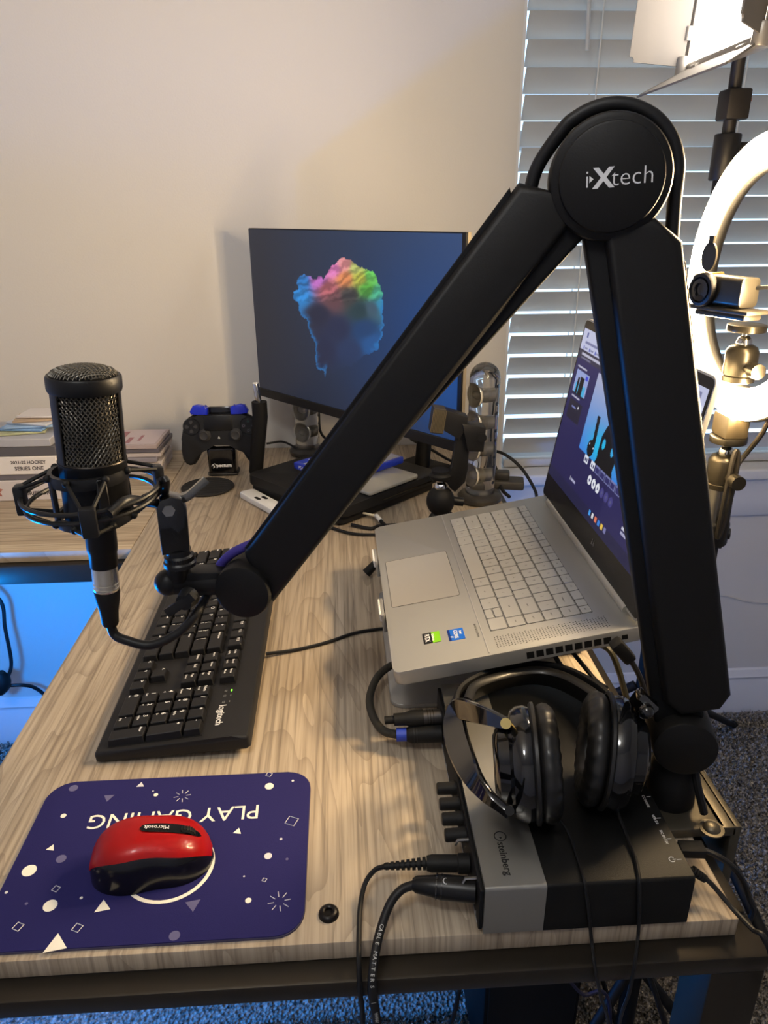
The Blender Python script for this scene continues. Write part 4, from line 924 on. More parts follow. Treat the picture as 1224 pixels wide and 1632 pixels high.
# stand
ALU = mat('stand_aluminium', (168, 168, 166), .38, .6)
st_ = thing('laptop_stand', 'silver folding laptop stand with white padded front hooks', 'laptop stand', (.16, .80, 0)); sto = V((.16, .80, 0))
b = nb(); prism(b, rrect(.044-.16, .250-.16, .668-.80, .935-.80, .014, 6), .0005, .0055, None, .001, 2); obj('base_plate', b, ALU, st_)
LMx = Matrix.Translation(lo_) @ Euler(le).to_matrix().to_4x4(); Ls = Matrix.Translation(-sto) @ LMx
b = nb()
for y0, y1 in ((.105, .150), (.240, .285)): box(b, .004, .215, y0, y1, -.0205, -.0165, .001, 2, Ls)
box(b, .12, .215, .15, .24, -.0205, -.0165, .001, 2, Ls); obj('tray', b, ALU, st_)
for y0, y1 in ((.108, .147), (.243, .282)):
    b = nb(); box(b, -.0055, -.0012, y0, y1, -.020, .0035, .0012, 2, Ls); hk = obj('front_hook', b, ALU, st_)
    b = nb(); prism(b, rrect(y0+.001, y1-.001, -.010, .0048, .004, 4), -.0062, -.0052, Ls @ basis((0, 0, 0), (0, 1, 0), (0, 0, 1))) if False else box(b, -.0072, -.0050, y0+.002, y1-.002, -.006, .0045, .001, 2, Ls); obj('pad', b, WHITE, hk)
for y in (.130, .262):
    a = Ls @ V((.155, y, -.021)); b = nb(); strip(b, [a, a+V((.012, 0, -.045)), V((a.x-.055, a.y, .008))], (0, 1, 0), .022, .006, 6); obj('support_arm', b, ALU, st_)
b = nb(); q = at(590, 908, 2, .012); cyl(b, q+V((.012, 0, .014))-sto, q+V((-.006, -.004, -.0035))-sto, .006, .0072, 14); obj('rubber_foot', b, RUBBER, st_)

# ================================================================== monitor
MS = 1.04; _s = lambda p: V((0, 0, CAMZ))+(V(p)-V((0, 0, CAMZ)))*MS
ml, mr = _s((-.1686, 1.4927, .1649)), _s((.1772, 1.0785, .164)); mdir = V(((mr-ml).x, (mr-ml).y, 0)).normalized(); MWD, MH = .540*MS, .318*MS
mbase = V((.165, 1.475, 0)); mon = thing('monitor', 'black flat monitor showing a rainbow coloured cloud wallpaper', 'monitor', mbase)
MM = basis(ml-mbase, mdir, (0, 0, 1))       # x right, y up, z towards the viewer's side
b = nb(); box(b, 0, MWD, 0, MH, -.012, 0, .0015, 2, MM); box(b, .10, MWD-.10, .04, MH-.07, -.040, -.011, .010, 3, MM); obj('housing', b, MATTE, mon)
b = nb(); box(b, 0, MWD, -.001, .0165, -.0115, .0030, .0008, 1, MM); obj('chin_bar', b, BLACK, mon)
b = nb(); box(b, MWD-.0002, MWD+.0008, .0, MH+.0002, -.0105, -.0035, .0002, 1, MM); obj('edge_trim', b, mat('edge_bright', (150, 138, 116), .4, .4), mon)
def homog(src, dst):
    A = []
    for (x, y), (u, v) in zip(src, dst): A += [[x, y, 1, 0, 0, 0, -u*x, -u*y, -u], [0, 0, 0, x, y, 1, -v*x, -v*y, -v]]
    return np.linalg.svd(np.array(A))[2][-1].reshape(3, 3)
Hm = homog([(0, 1), (1, 1), (1, 0), (0, 0)], [(18, 32), (1163, 74), (1085, 1188), (92, 915)])
POLY = np.array([(268, 425), (285, 370), (292, 318), (320, 300), (352, 306), (372, 318), (402, 308), (436, 326), (446, 280), (470, 250), (500, 225), (536, 210), (566, 222), (590, 232), (628, 268), (662, 262), (692, 292), (716, 326), (722, 380), (738, 440), (744, 490), (734, 560), (732, 620), (716, 680), (690, 716), (640, 745), (560, 800), (470, 830), (440, 800), (430, 862), (418, 815), (394, 818), (382, 740), (370, 655), (346, 630), (338, 560), (310, 510), (285, 470)], float)
def fbm(x, y):
    r_ = np.zeros_like(x); a = 1
    for k in range(5):
        r_ += a*np.sin(x*.031*2**k*1.1+np.cos(y*.027*2**k+k*1.7)*1.6+k)*np.cos(y*.029*2**k+np.sin(x*.023*2**k+k)*1.4); a *= .55
    return r_
def mon_pic(u, v):
    q = Hm @ np.stack([u, v, np.ones_like(u)]); X, Y = q[0]/q[2], q[1]/q[2]
    c = np.zeros((len(u), 3)); s = np.clip((X-100)/1000, 0, 1); t = np.clip((Y-50)/900, 0, 1)
    c[:] = (1-s)[:, None]*hexc(40, 42, 52)+s[:, None]*hexc(36, 60, 104)+((1-t)*(.35+.65*s))[:, None]*hexc(16, 18, 18)
    glow = np.exp(-((X-900)/260)**2-((Y-560)/330)**2)[:, None]; c += glow*hexc(-8, 4, 18)
    glow = np.exp(-((X-1050)/160)**2-((Y-900)/260)**2)[:, None]; c += glow*hexc(-12, 12, 34)
    nX, nY = X+9*fbm(X*1.3, Y*1.3), Y+9*fbm(Y*1.2+40, X*1.4)
    ins = np.zeros(len(u), bool); px_, py_ = POLY[:, 0], POLY[:, 1]; j = len(POLY)-1; dmin = np.full(len(u), 1e9)
    for i in range(len(POLY)):
        cnd = ((py_[i] > nY) != (py_[j] > nY)) & (nX < (px_[j]-px_[i])*(nY-py_[i])/(py_[j]-py_[i]+1e-9)+px_[i]); ins ^= cnd
        e = np.array([px_[j]-px_[i], py_[j]-py_[i]]); tt = np.clip(((nX-px_[i])*e[0]+(nY-py_[i])*e[1])/(e@e+1e-9), 0, 1); dmin = np.minimum(dmin, np.hypot(nX-px_[i]-tt*e[0], nY-py_[i]-tt*e[1])); j = i
    keys = [((310, 340), (46, 120, 190)), ((300, 420), (50, 140, 215)), ((395, 330), (190, 110, 190)), ((480, 270), (232, 130, 190)), ((540, 240), (238, 150, 150)), ((540, 320), (226, 140, 84)), ((450, 380), (190, 105, 110)), ((600, 260), (190, 200, 110)), ((620, 320), (190, 190, 70)), ((680, 310), (110, 205, 90)), ((660, 380), (90, 170, 60)), ((710, 400), (80, 180, 140)), ((735, 470), (60, 150, 190)), ((560, 420), (70, 66, 60)), ((680, 490), (70, 95, 110)), ((620, 500), (44, 66, 66)), ((480, 440), (110, 74, 74)), ((400, 520), (44, 44, 62)), ((500, 600), (44, 48, 74)), ((640, 600), (36, 68, 112)), ((680, 680), (40, 90, 150)), ((420, 720), (42, 46, 72)), ((560, 720), (44, 58, 92))]
    wsum = np.zeros(len(u)); acc = np.zeros((len(u), 3))
    for (kx, ky_), col in keys:
        w = 1/(((X-kx)**2+(Y-ky_)**2)/900+.15)**2.2; wsum += w; acc += w[:, None]*hexc(*col)
    blob = acc/wsum[:, None]; st_k = 1+.16*np.sin((X*.55+Y*.9)*.11+3*fbm(X*.6, Y*.6))*(Y < 450)
    blob = blob*st_k[:, None]
    rim = (np.exp(-(dmin/13)**2)*np.clip((Y-400)/80, 0, 1)*np.clip((900-Y)/60, 0, 1)*(1-np.clip((Y-700)/30, 0, 1)*np.clip((X-435)/15, 0, 1)))[:, None]; blob = blob*(1-rim*.85)+hexc(46, 130, 205)*rim*.85
    fade = np.clip((1-np.clip((Y-740)/110, 0, 1)*np.clip((X-430)/60, 0, 1)), 0, 1)[:, None]
    c = np.where(ins[:, None], blob*fade+c*(1-fade), c)
    return np.clip(c, 0, 255)
raster('screen_picture', MWD-.0085, MH-.0185, 330, 210, mon_pic, attr_screen('monitor_screen', .62, .4), mon, MM @ Matrix.Translation(((MWD-.0085)/2+.0015, .0165+(MH-.0185)/2+.0003, .0006)))
b = nb(); back = basis((0, 0, 0), mdir, (0, 0, 1)) @ V((0, 0, -1))
top = MM @ V((MWD*.55, .11, -.04)); tube(b, [(0, 0, .006), (0, 0, .10), (top.x*.5, top.y*.5, .2), top], .016, 14, 6); obj('neck', b, MATTE, mon)
b = nb(); prism(b, rrect(-.060, .05, -.045, .06, .012, 4), 0.0005, .008, basis((0, 0, 0), (.72, .69, 0), (-.69, .72, 0)), .002, 2); obj('foot', b, MATTE, mon)

# ================================================================== game console with things on it
PS = mat('console_black', (24, 24, 25), .55, spec=.35, bump=.15, bscale=1500)
pso = V((-.007, 1.168, 0)); pr_ = (0, 0, R(43))
con = thing('game_console', 'flat black game console lying under the monitor', 'game console', pso, pr_)
b = nb(); prism(b, rrect(0, .265, 0, .270, .014, 5), .0200, .0390, None, .002, 2); obj('top_shell', b, PS, con)
b = nb(); prism(b, rrect(.004, .261, .010, .266, .012, 5), .003, .0170, None, .002, 2); obj('bottom_shell', b, PS, con)
b = nb(); prism(b, rrect(.008, .257, .014, .262, .012, 5), .016, .0205); box(b, .10, .25, -.0006, .004, .0255, .0275); obj('disc_slot', b, GLOSS, con)
for x, y in ((.03, .03), (.235, .03), (.03, .24), (.235, .24)):
    b = nb(); cyl(b, (x, y, .0003), (x, y, .0035), .009, n=16); obj('foot', b, RUBBER, con)
Rz = Matrix.Rotation(R(43), 4, 'Z')
def on_console(x, y, z): return pso+Rz @ V((x, y, z))
dr = thing('disc_drive', 'thin silver slab on the black console beneath the blue game case', 'disc drive', on_console(.118, .095, .0393), pr_)
b = nb(); prism(b, rrect(-.046, .088, -.092, .10, .008, 4), 0.0015, .0080, None, .0015, 2); obj('casing', b, mat('slab_silver', (186, 184, 176), .35, .5), dr)
b = nb(); prism(b, rrect(-.044, .086, -.090, .098, .008, 4), 0, .0016); obj('underside', b, MATTE, dr)
gc = thing('game_case', 'blue plastic video game case lying on the silver slab', 'game case', on_console(.150, .137, .0478), pr_)
BLUEP = mat('case_blue', (36, 60, 190), .3, coat=.2); 
b = nb(); box(b, -.085, .085, -.0675, .0675, 0, .014, .0025, 2); obj('case', b, BLUEP, gc)
b = nb(); box(b, -.080, .080, -.062, .062, .0140, .0144); sl = obj('cover_sheet', b, mat('cover_paper', (150, 156, 180), .3), gc)
b = nb(); box(b, -.080, .080, .045, .062, .0144, .0146); box(b, -.0855, -.0850, -.06, .06, .002, .012); obj('blue_banner', b, mat('banner_blue', (48, 70, 190), .35), sl)
b = nb(); text_bm(b, 'PS4', .009, basis((-.0857, .045, .007), (0, -1, 0), (0, 0, 1)), .0001); text_bm(b, 'PS4', .010, basis((-.05, .053, .0148), (1, 0, 0), (0, 1, 0)), .0001); obj('case_lettering', b, INK, gc, smooth=0)
b = nb(); prism(b, ell(.060, -.005, .016, .012), .0144, .0148); prism(b, ell(.045, .028, .012, .010), .0144, .0148); obj('cover_art', b, mat('cover_red', (176, 70, 60), .4), sl)
b = nb(); box(b, -.06, .03, -.055, .015, .0144, .0147); obj('cover_art_dark', b, mat('cover_dark', (60, 66, 96), .4), sl)

# ================================================================== transparent speakers
CLEAR = mat('clear_acrylic', (250, 252, 255), .02, trans=1, ior=1.42)
def clear_hollow(): return CLEAR
SPD = mat('speaker_clear_smoke', (168, 162, 150), .15, trans=.55, ior=1.3)
def speaker(loc, rz, label):
    t = thing('transparent_speaker', label, 'speaker', loc, (0, 0, rz), 'clear desktop speakers')
    b = nb(); lathe(b, [(0, 0), (.036, 0), (.042, .004), (.042, .010), (.036, .016), (.026, .019), (0, .019)], 36); obj('base', b, mat('speaker_base', (52, 50, 48), .3, .2), t)
    b = nb(); hS = .262; rS = .0275; pf = [(rS, .018), (rS, hS-rS)]+[(rS*math.cos(R(a)), hS-rS+rS*math.sin(R(a))) for a in range(10, 90, 10)]+[(0, hS)]
    pf2 = [(0, hS-.0022)]+[((rS-.0022)*math.cos(R(a)), hS-rS+(rS-.0022)*math.sin(R(a))) for a in range(80, 0, -10)]+[(rS-.0022, hS-rS), (rS-.0022, .018)]
    lathe(b, pf+pf2+[(rS, .018)], 36); obj('clear_tube', b, CLEAR, t, smooth=60)
    for k in range(4):
        z = .055+k*.050; M = axis_M(V((-.005, 0, z)), V((-1, 0, 0)))
        b = nb(); lathe(b, [(.021, .012), (.0225, .016), (.0215, .0175), (.019, .0165), (.017, .012), (.008, .004), (.007, .006), (.004, .009), (0, .010)], 30, M); dvr = obj('driver', b, mat('driver_silver', (214, 210, 200), .2, .35), t)
        b = nb(); lathe(b, [(0, -.014), (.013, -.014), (.0135, -.004), (.009, .002), (0, .003)], 24, M); obj('magnet', b, mat('magnet_grey', (196, 190, 178), .25, .4), dvr)
        for dz_ in (.016, -.016): b = nb(); ball(b, (.012, -.014, z+dz_), .0036, 10); obj('screw', b, BLACK, t)
    b = nb(); cyl(b, (.016, .0, .02), (.016, 0, .225), .003, n=10); obj('wire_column', b, mat('wire_column', (90, 86, 80), .4), t)
    return t
s1 = at(764, 797, 2, 0); speaker((s1.x, s1.y, .0004), R(25), 'clear tube speaker standing between phone holder and window blind')
s2 = at(492, 716, 2, 0); speaker((s2.x, 1.607, .0004), R(60), 'clear tube speaker against the wall behind the monitor')

# ================================================================== phone holder on a ball tripod
ty = 1.072; tb = at(702, 795, 1, ty)
tri = thing('phone_holder', 'small black ball tripod with spring phone clamp behind the laptop', 'phone holder', (tb.x, ty, 0)); to = V((tb.x, ty, 0))
def tw(x, y, yy=ty): return at(x, y, 1, yy)-to
b = nb(); ball(b, tw(702, 798), .0225, 28, sz=1.1); obj('ball_body', b, MATTE, tri)
b = nb(); c = tw(702, 776); ball(b, c, .0100, 20); cyl(b, c, c+V((0, 0, .012)), .005, n=12); obj('metal_ball', b, CHROME, tri)
for a in (100, 215, 335):
    b = nb(); c = tw(702, 812); d = V((math.cos(R(a)), math.sin(R(a)), 0)); tube(b, [c, c+d*.020+V((0, 0, -.012)), V((c.x, c.y, .0065))+d*.045], .0055, 10, 5); obj('leg', b, RUBBER, tri)
b = nb(); c = tw(702, 762); lathe(b, [(0, 0), (.016, 0), (.018, .003), (.018, .006), (.0145, .009), (.0145, .014), (0, .014)], 26, Matrix.Translation(c)); obj('turn_collar', b, RUBBER, tri)
MT = basis((0, 0, 0), (1, 0, 0), (0, 0, 1))  # outlines in the x-z plane, extruded along -y
def outline(pts, t, y_off, nm, mt, bev=.0015):
    pp = [(tw(x, y).x, tw(x, y).z) for x, y in pts]; a = sum(p[0]*q[1]-q[0]*p[1] for p, q in zip(pp, pp[1:]+pp[:1]))
    b = nb(); prism(b, pp if a > 0 else pp[::-1], -t/2-y_off, t/2-y_off, MT, bev, 2); return obj(nm, b, mt, tri)
outline([(688, 764), (690, 752), (716, 752), (721, 742), (728, 688), (733, 668), (747, 672), (746, 712), (744, 745), (740, 766), (724, 782), (716, 775), (712, 765)], .016, 0, 'clamp_spine', BLACK)
outline([(733, 671), (772, 678), (768, 716), (742, 715), (740, 690)], .030, 0, 'clamp_body', BLACK)
outline([(708, 650), (744, 662), (742, 676), (730, 697), (706, 683)], .028, 0, 'upper_jaw', BLACK)
b = nb(); p = tw(697, 667); box(b, -.0095, .0095, -.014, .014, -.020, .018, .001, 1, Matrix.Translation(p) @ Matrix.Rotation(R(8), 4, 'Y')); jp = obj('grip_pad', b, mat('grip_grey', (44, 40, 34), .7), tri)
b = nb()
for k in range(10): box(b, -.0100+k*.0021, -.0089+k*.0021, -.0155, -.0135, -.018, .016, 0, 1, Matrix.Translation(p) @ Matrix.Rotation(R(8), 4, 'Y'))
obj('grip_rib', b, mat('grip_light', (84, 74, 54), .7), jp, smooth=0)
b = nb(); p = tw(768, 698, ty-.016); cyl(b, p+V((0, .010, 0)), p, .0075, n=20); obj('thumb_screw', b, BLACK, tri); b = nb(); cyl(b, tw(738, 800), tw(722, 798), .007, n=14); obj('lock_screw', b, BLACK, tri)

# ================================================================== controller on its charging dock
cy_ = 1.478; dc = at(356, 752, 1, cy_); do = V((dc.x, cy_+.012, 0))
dock = thing('charging_dock', 'small glossy black charging dock beneath the game controller', 'charging dock', do)
tz = at(356, 713, 1, cy_).z
b = nb(); prism(b, rrect(-.029, .029, -.022, .022, .008, 5), .0035, tz, None, .003, 2); obj('body', b, GLOSS, dock)
b = nb(); prism(b, rrect(-.031, .031, -.024, .024, .008, 5), .0004, .0055, None, .001, 1); obj('base', b, BLACK, dock)
b = nb(); tube(b, [V((-.031*1.0, -.0242, .0052)), V((.031, -.0242, .0052))], .0006, 5); obj('chrome_line', b, CHROME, dock)
b = nb(); text_bm(b, 'pectum', .0105, basis((.0045, -.0222, .023), (1, 0, 0), (0, 0, 1)), .0001, bold=.0003)
for sx_, o2 in ((1, 0), (-1, .004)): tube(b, [V((-.0165+.0026*sx_*math.cos(R(a))+.0018*sx_, -.0222, .0225+.0035*math.sin(R(a))+.001*sx_)) for a in range(0, 300, 25)], .0006, 5)
obj('lettering', b, INK, dock, smooth=0)
ko_ = V((at(352, 690, 1, cy_).x, cy_+.004, tz+.004)); kz = at(352, 712, 1, cy_).z
ctl = thing('game_controller', 'black game controller with blue shoulder triggers standing on its dock', 'game controller', ko_, (R(-8), 0, 0))
s_ = .0001676; Zc_ = 850
def cp(x, y): return ((x-590)*s_, (Zc_-y)*s_*1.02)
half = [(590, 470), (470, 470), (400, 478), (330, 470), (270, 470), (215, 500), (165, 545), (140, 640), (112, 760), (95, 900), (105, 1000), (140, 1060), (190, 1085), (250, 1070), (295, 1010), (335, 930), (375, 868), (420, 845), (500, 842), (590, 842)]
outl = [cp(x, y) for x, y in half]+[(-a, c) for a, c in [cp(x, y) for x, y in half][-2:0:-1]]
Mc = basis((0, 0, 0), (1, 0, 0), (0, 0, 1))
CBK = mat('controller_black', (21, 21, 23), .48, spec=.4); BTR = mat('trigger_blue', (24, 44, 200), .3, coat=.3)
b = nb(); prism(b, outl[::-1] if sum(p[0]*q[1]-q[0]*p[1] for p, q in zip(outl, outl[1:]+outl[:1])) < 0 else outl, -.013, .013, Mc, .007, 4); obj('body', b, CBK, ctl, smooth=60)
def cpos(x, y, d=.0135): a, c = cp(x, y); return V((a, -d, c))
b = nb(); a0, c0_ = cp(400, 480); a1, c1 = cp(740, 665); box(b, a0, a1, -.0152, -.012, c1, c0_, .001, 2); obj('touch_pad', b, mat('touch_black', (13, 13, 14), .35), ctl)
b = nb(); a0, c0_ = cp(455, 382); a1, c1 = cp(780, 475); box(b, a0, a1, -.004, .012, c1, c0_, .002, 2); obj('light_bar', b, GLOSS, ctl)
for sx_ in (1, -1):
    pts = [(450, 475), (330, 468), (250, 465), (238, 430), (280, 362), (330, 350), (385, 362), (415, 380), (455, 385)]
    pp = [(cp(x, y)[0]*sx_, cp(x, y)[1]) for x, y in pts]; ar = sum(p[0]*q[1]-q[0]*p[1] for p, q in zip(pp, pp[1:]+pp[:1]))
    b = nb(); prism(b, pp if ar > 0 else pp[::-1], -.006, .016, Mc, .003, 3); obj('trigger', b, BTR, ctl)
    q = cpos(590-190*sx_, 715); b = nb(); lathe(b, [(.0125, -.004), (.0125, .001), (.0070, .002), (.0065, .007), (.0090, .009), (.0095, .0115), (.0080, .0125), (.0055, .0115), (0, .0115)], 28, axis_M(q, (0, -1, 0))); obj('thumb_stick', b, mat('stick_grey', (44, 44, 46), .6), ctl)
    q = cpos(590-345*sx_, 610); b = nb(); lathe(b, [(0, .0018), (.0165, .0018), (.0175, 0)], 32, axis_M(q, (0, -1, 0))); obj('button_plate', b, mat('plate_black', (15, 15, 16), .4), ctl)
BT = mat('button_grey', (52, 52, 55), .45)
for dx, dy in ((0, .0085), (0, -.0085), (-.0085, 0), (.0085, 0)):
    q = cpos(245, 610, .0150)+V((dx, 0, dy)); b = nb(); ang = math.atan2(dy, dx); d = V((math.cos(ang), 0, math.sin(ang))); s = V((-d.z, 0, d.x))
    prism(b, [(-.0045, 0), (-.001, -.0038), (.0042, -.0036), (.0042, .0036), (-.001, .0038)], 0, .0022, basis(q, d, s if s.cross(d).y > 0 else s), .0006, 1); obj('direction_button', b, BT, ctl)
for (dx, dy), col in (((0, .0095), (60, 150, 130)), ((0, -.0095), (130, 130, 140)), ((-.0095, 0), (150, 140, 150)), ((.0095, 0), (150, 90, 90))):
    q = cpos(935, 610, .0150)+V((dx, 0, dy)); b = nb(); cyl(b, q, q+V((0, -.0025, 0)), .0044, n=20); bt = obj('face_button', b, mat('face_button', (30, 30, 33), .3), ctl)
    b = nb(); tube(b, [q+V((.0024*math.cos(R(a)), -.0027, .0024*math.sin(R(a)))) for a in ((90, 210, 330) if dy > 0 else (range(0, 360, 30) if dx else (45, 135, 225, 315)))], .00035, 4, closed=True); obj('symbol', b, mat('sym%d' % col[0], col, .5), bt, smooth=0)
b = nb(); q = cpos(570, 745, .0140); prism(b, [(-.0025, -.002), (.0025, -.002), (0, .0030)], 0, .0008, basis(q, (1, 0, 0), (0, 0, 1))); obj('home_mark', b, INK, ctl, smooth=0)
# black canister with a silver pen
py0 = 1.435; pb = at(412, 758, 2, 0); pt = at(413, 640, 1, py0)
can = thing('pen_canister', 'slim black canister holding a silver pen beside the game controller', 'canister', (pb.x, py0, 0)); co_ = V((pb.x, py0, 0))
b = nb(); tube(b, [V((0, 0, .0005)), V((-.001, 0, .02)), pt-co_-V((0, 0, .03)), pt-co_], lambda t: .0110+.0042*min(1, t*2.2), 26); obj('canister_body', b, MATTE, can)
pt2 = at(407, 611, 1, py0); b = nb(); d = (pt2-pt); cyl(b, pt-co_-d*.4+V((-.002, 0, 0)), pt2-co_, .0062, n=24, bev=.0008); obj('pen', b, CHROME, can)
b = nb(); d_ = (pt2-pt).normalized(); tube(b, [pt2-co_+V((.0048*math.cos(R(20*i)), .0048*math.sin(R(20*i)), .0004)) for i in range(18)], .0009, 6, closed=True); obj('pen_rim', b, WHITE, can)
# coaster
cc = at(331, 776, 2, .003); coa = thing('coaster', 'round black ribbed coaster lying in front of the game controller', 'coaster', (cc.x, cc.y, 0))
b = nb(); lathe(b, [(0, .0004), (.050, .0004), (.052, .002), (.052, .0045), (.0505, .0055), (.0490, .0045), (0, .0045)], 56); obj('disc', b, mat('coaster_black', (28, 28, 29), .6), coa)
for k in range(-8, 9):
    b = nb(); y = k*.0055; w = math.sqrt(max(0, .0475**2-y*y)); box(b, -w, w, y-.0012, y+.0012, .0044, .0053); obj('rib', b, mat('coaster_rib', (36, 36, 37), .55), coa, smooth=0)
# white hub
hb = at(440, 800, 2, .008); hub = thing('usb_hub', 'slim white plastic hub with black slots beside the console', 'hub', (hb.x-.012, hb.y+.012, 0), (0, 0, R(-54)))
b = nb(); prism(b, rrect(-.066, .066, -.0295, .0020, .006, 4), .0006, .0125, None, .002, 2); obj('casing', b, WHITE, hub)
for x, y in ((-.012, -.020), (-.006, -.008)):
    b = nb(); prism(b, rrect(x-.009, x+.009, y-.0035, y+.0035, .0034, 4), .0120, .0128); obj('slot', b, MATTE, hub)
# white adapter plug
a0 = at(548, 812, 2, .012); ad = thing('adapter_cable', 'short cream adapter lead lying in front of the console', 'adapter', a0)
q0, q1, q2, q3 = at(545, 812, 2, .010), at(576, 817, 2, .010), at(600, 822, 2, .008), at(612, 836, 2, .006)
CRM = mat('cream_plastic', (216, 208, 184), .45)
b = nb(); cyl(b, q0-a0, q1-a0, .0055, n=14, bev=.001); obj('plug', b, CRM, ad)
b = nb(); tube(b, [q1-a0, at(590, 820, 2, .009)-a0, q2-a0], .0022, 8, 5); obj('lead', b, CRM, ad)
b = nb(); cyl(b, q2-a0, q2.lerp(q3, .6)-a0, .0042, .0042, 12); obj('socket', b, WHITE, ad)
b = nb(); tube(b, [q2.lerp(q3, .55)-a0, q3-a0, at(640, 856, 2, .006)-a0, at(700, 880, 2, .006)-a0], .0036, 8, 5); obj('dark_lead', b, CABLE, ad)

# ================================================================== card boxes and booklets on the desk wing
def deck(nm, cat, label, x0, x1, y0, y1, z0, z1, col, rz=0, group=None, faces=True):
    c = V(((x0+x1)/2, (y0+y1)/2, z0)); t = thing(nm, label, cat, c, (0, 0, R(rz)), group)
    hx, hy, hz = (x1-x0)/2, (y1-y0)/2, z1-z0
    b = nb(); box(b, -hx, hx, -hy, hy, 0.0002, hz-.0002, .001, 1); bd = obj('body', b, mat('deck'+str(col), col, .5), t); return t, bd, hx, hy, hz
fy = 1.352; zl = [at(40, v, 1, fy).z for v in (796, 766, 762, 736, 728, 716, 704)]
xr_ = at(96, 770, 1, fy).x; xl_ = xr_-.19
def card_print(bd, hx, hy, hz, lines, red, y=None):
    y = -hy-.0004
    b = nb(); zc_ = hz*.5
    pts = []
    for i in range(16): r_ = hz*(.44 if i % 2 == 0 else .30); pts.append((r_*1.15*math.cos(R(22.5*i+11)), r_*math.sin(R(22.5*i+11))))
    prism(b, pts, 0, .0005, basis((hx-.135, -hy+.0001, zc_), (1, 0, 0), (0, 0, 1))); obj('emblem', b, mat('emblem_brown', red, .5), bd, smooth=0)
    b = nb()
    for s, fx, fz, sz in lines: text_bm(b, s, sz, basis((fx, -hy-.0002, fz), (1, 0, 0), (0, 0, 1)), .0001, bold=.0002)
    obj('lettering', b, mat('print_dark', (66, 58, 62), .6), bd, smooth=0)
t, bd, hx, hy, hz = deck('card_box', 'box', 'lowest white trading card box of the pile behind the microphone', xl_, xr_+.005, fy, fy+.135, .0004, zl[1], (206, 198, 196), 1); card_print(bd, hx, hy, hz, [('SERIES ONE', hx-.05, hz*.35, .011)], (170, 110, 96))
t, bd, hx, hy, hz = deck('card_box', 'box', 'grey card tray between the two white trading card boxes', xl_, xr_+.002, fy+.004, fy+.138, zl[1], zl[1]+.012, (110, 106, 112))
z2 = zl[1]+.012; z3 = at(40, 728, 1, fy).z
t, bd, hx, hy, hz = deck('card_box', 'box', 'white trading card box lettered SERIES ONE behind the microphone', xl_, xr_, fy, fy+.13, z2, z3, (228, 222, 216)); card_print(bd, hx, hy, hz, [('2021-22 HOCKEY', hx-.052, hz*.68, .0085), ('SERIES ONE', hx-.052, hz*.34, .0105)], (172, 96, 62))
z4 = at(40, 712, 1, fy).z; z5 = at(40, 703, 1, fy).z
deck('card_case', 'case', 'dark grey card case on top of the lettered white box', xl_-.01, xr_+.002, fy+.002, fy+.132, z3, z4, (92, 90, 94))
deck('card_case', 'case', 'pale grey clear card case carrying loose cards behind the microphone', xl_, xr_-.003, fy, fy+.13, z4, z5+.004, (176, 176, 182), -1)
zt = z5+.0042; rr_ = random.Random(5)
for i, (dx, dy, rz, col, nm2) in enumerate(((.02, .03, 12, (176, 178, 140), 'pale green'), (.03, .045, -8, (126, 164, 208), 'light blue'), (.045, .05, 6, (150, 180, 214), 'sky blue'), (.055, .06, -16, (206, 208, 214), 'white'), (.065, .07, 10, (178, 154, 126), 'tan'), (.078, .088, -4, (214, 208, 206), 'pale pink'))):
    deck('trading_card', 'card', nm2+' loose trading card on the pile behind the microphone', xr_-.13+dx*.6, xr_-.13+dx*.6+.088, fy+.01+dy*.55, fy+.073+dy*.55, zt, zt+.0045, col, rz, 'loose cards on the pile'); zt += .0047
bx1 = at(257, 757, 2, 0).x; by0 = at(257, 757, 2, 0).y-.0; zt = .0003
bk_cols = [((178, 170, 172), 'lowest'), ((150, 144, 150), 'second from bottom'), ((196, 188, 186), 'third from bottom'), ((140, 136, 146), 'fourth from bottom'), ((188, 178, 176), 'third from top'), ((96, 92, 102), 'second from top'), ((172, 158, 160), 'topmost')]
ztop = at(230, 708, 1, by0).z; hh = (ztop-.001)/7
for i, (col, nm2) in enumerate(bk_cols):
    j = rr_.uniform(-.004, .004)
    t, bd, hx, hy, hz = deck('booklet', 'booklet', nm2+' thin booklet in the pile to the right of the microphone', bx1-.115+j, bx1+j, by0+j, by0+.118+j, zt, zt+hh*(1.0 if i != 4 else .9), col, rr_.uniform(-2.5, 2.5), 'booklets in a pile'); zt += hh
    if i == 6:
        b = nb(); box(b, -hx+.006, hx-.006, -hy+.006, hy-.006, hz-.0003, hz+.0002); cv = obj('cover', b, mat('booklet_cover', (196, 182, 188), .4), bd)
        b = nb(); box(b, -.036, -.022, -.045, .04, hz+.0002, hz+.0005); box(b, -.012, -.002, -.045, -.005, hz+.0002, hz+.0005); box(b, .010, .016, -.03, .01, hz+.0002, hz+.0005); obj('cover_print', b, mat('cover_rose', (158, 106, 116), .5), cv)

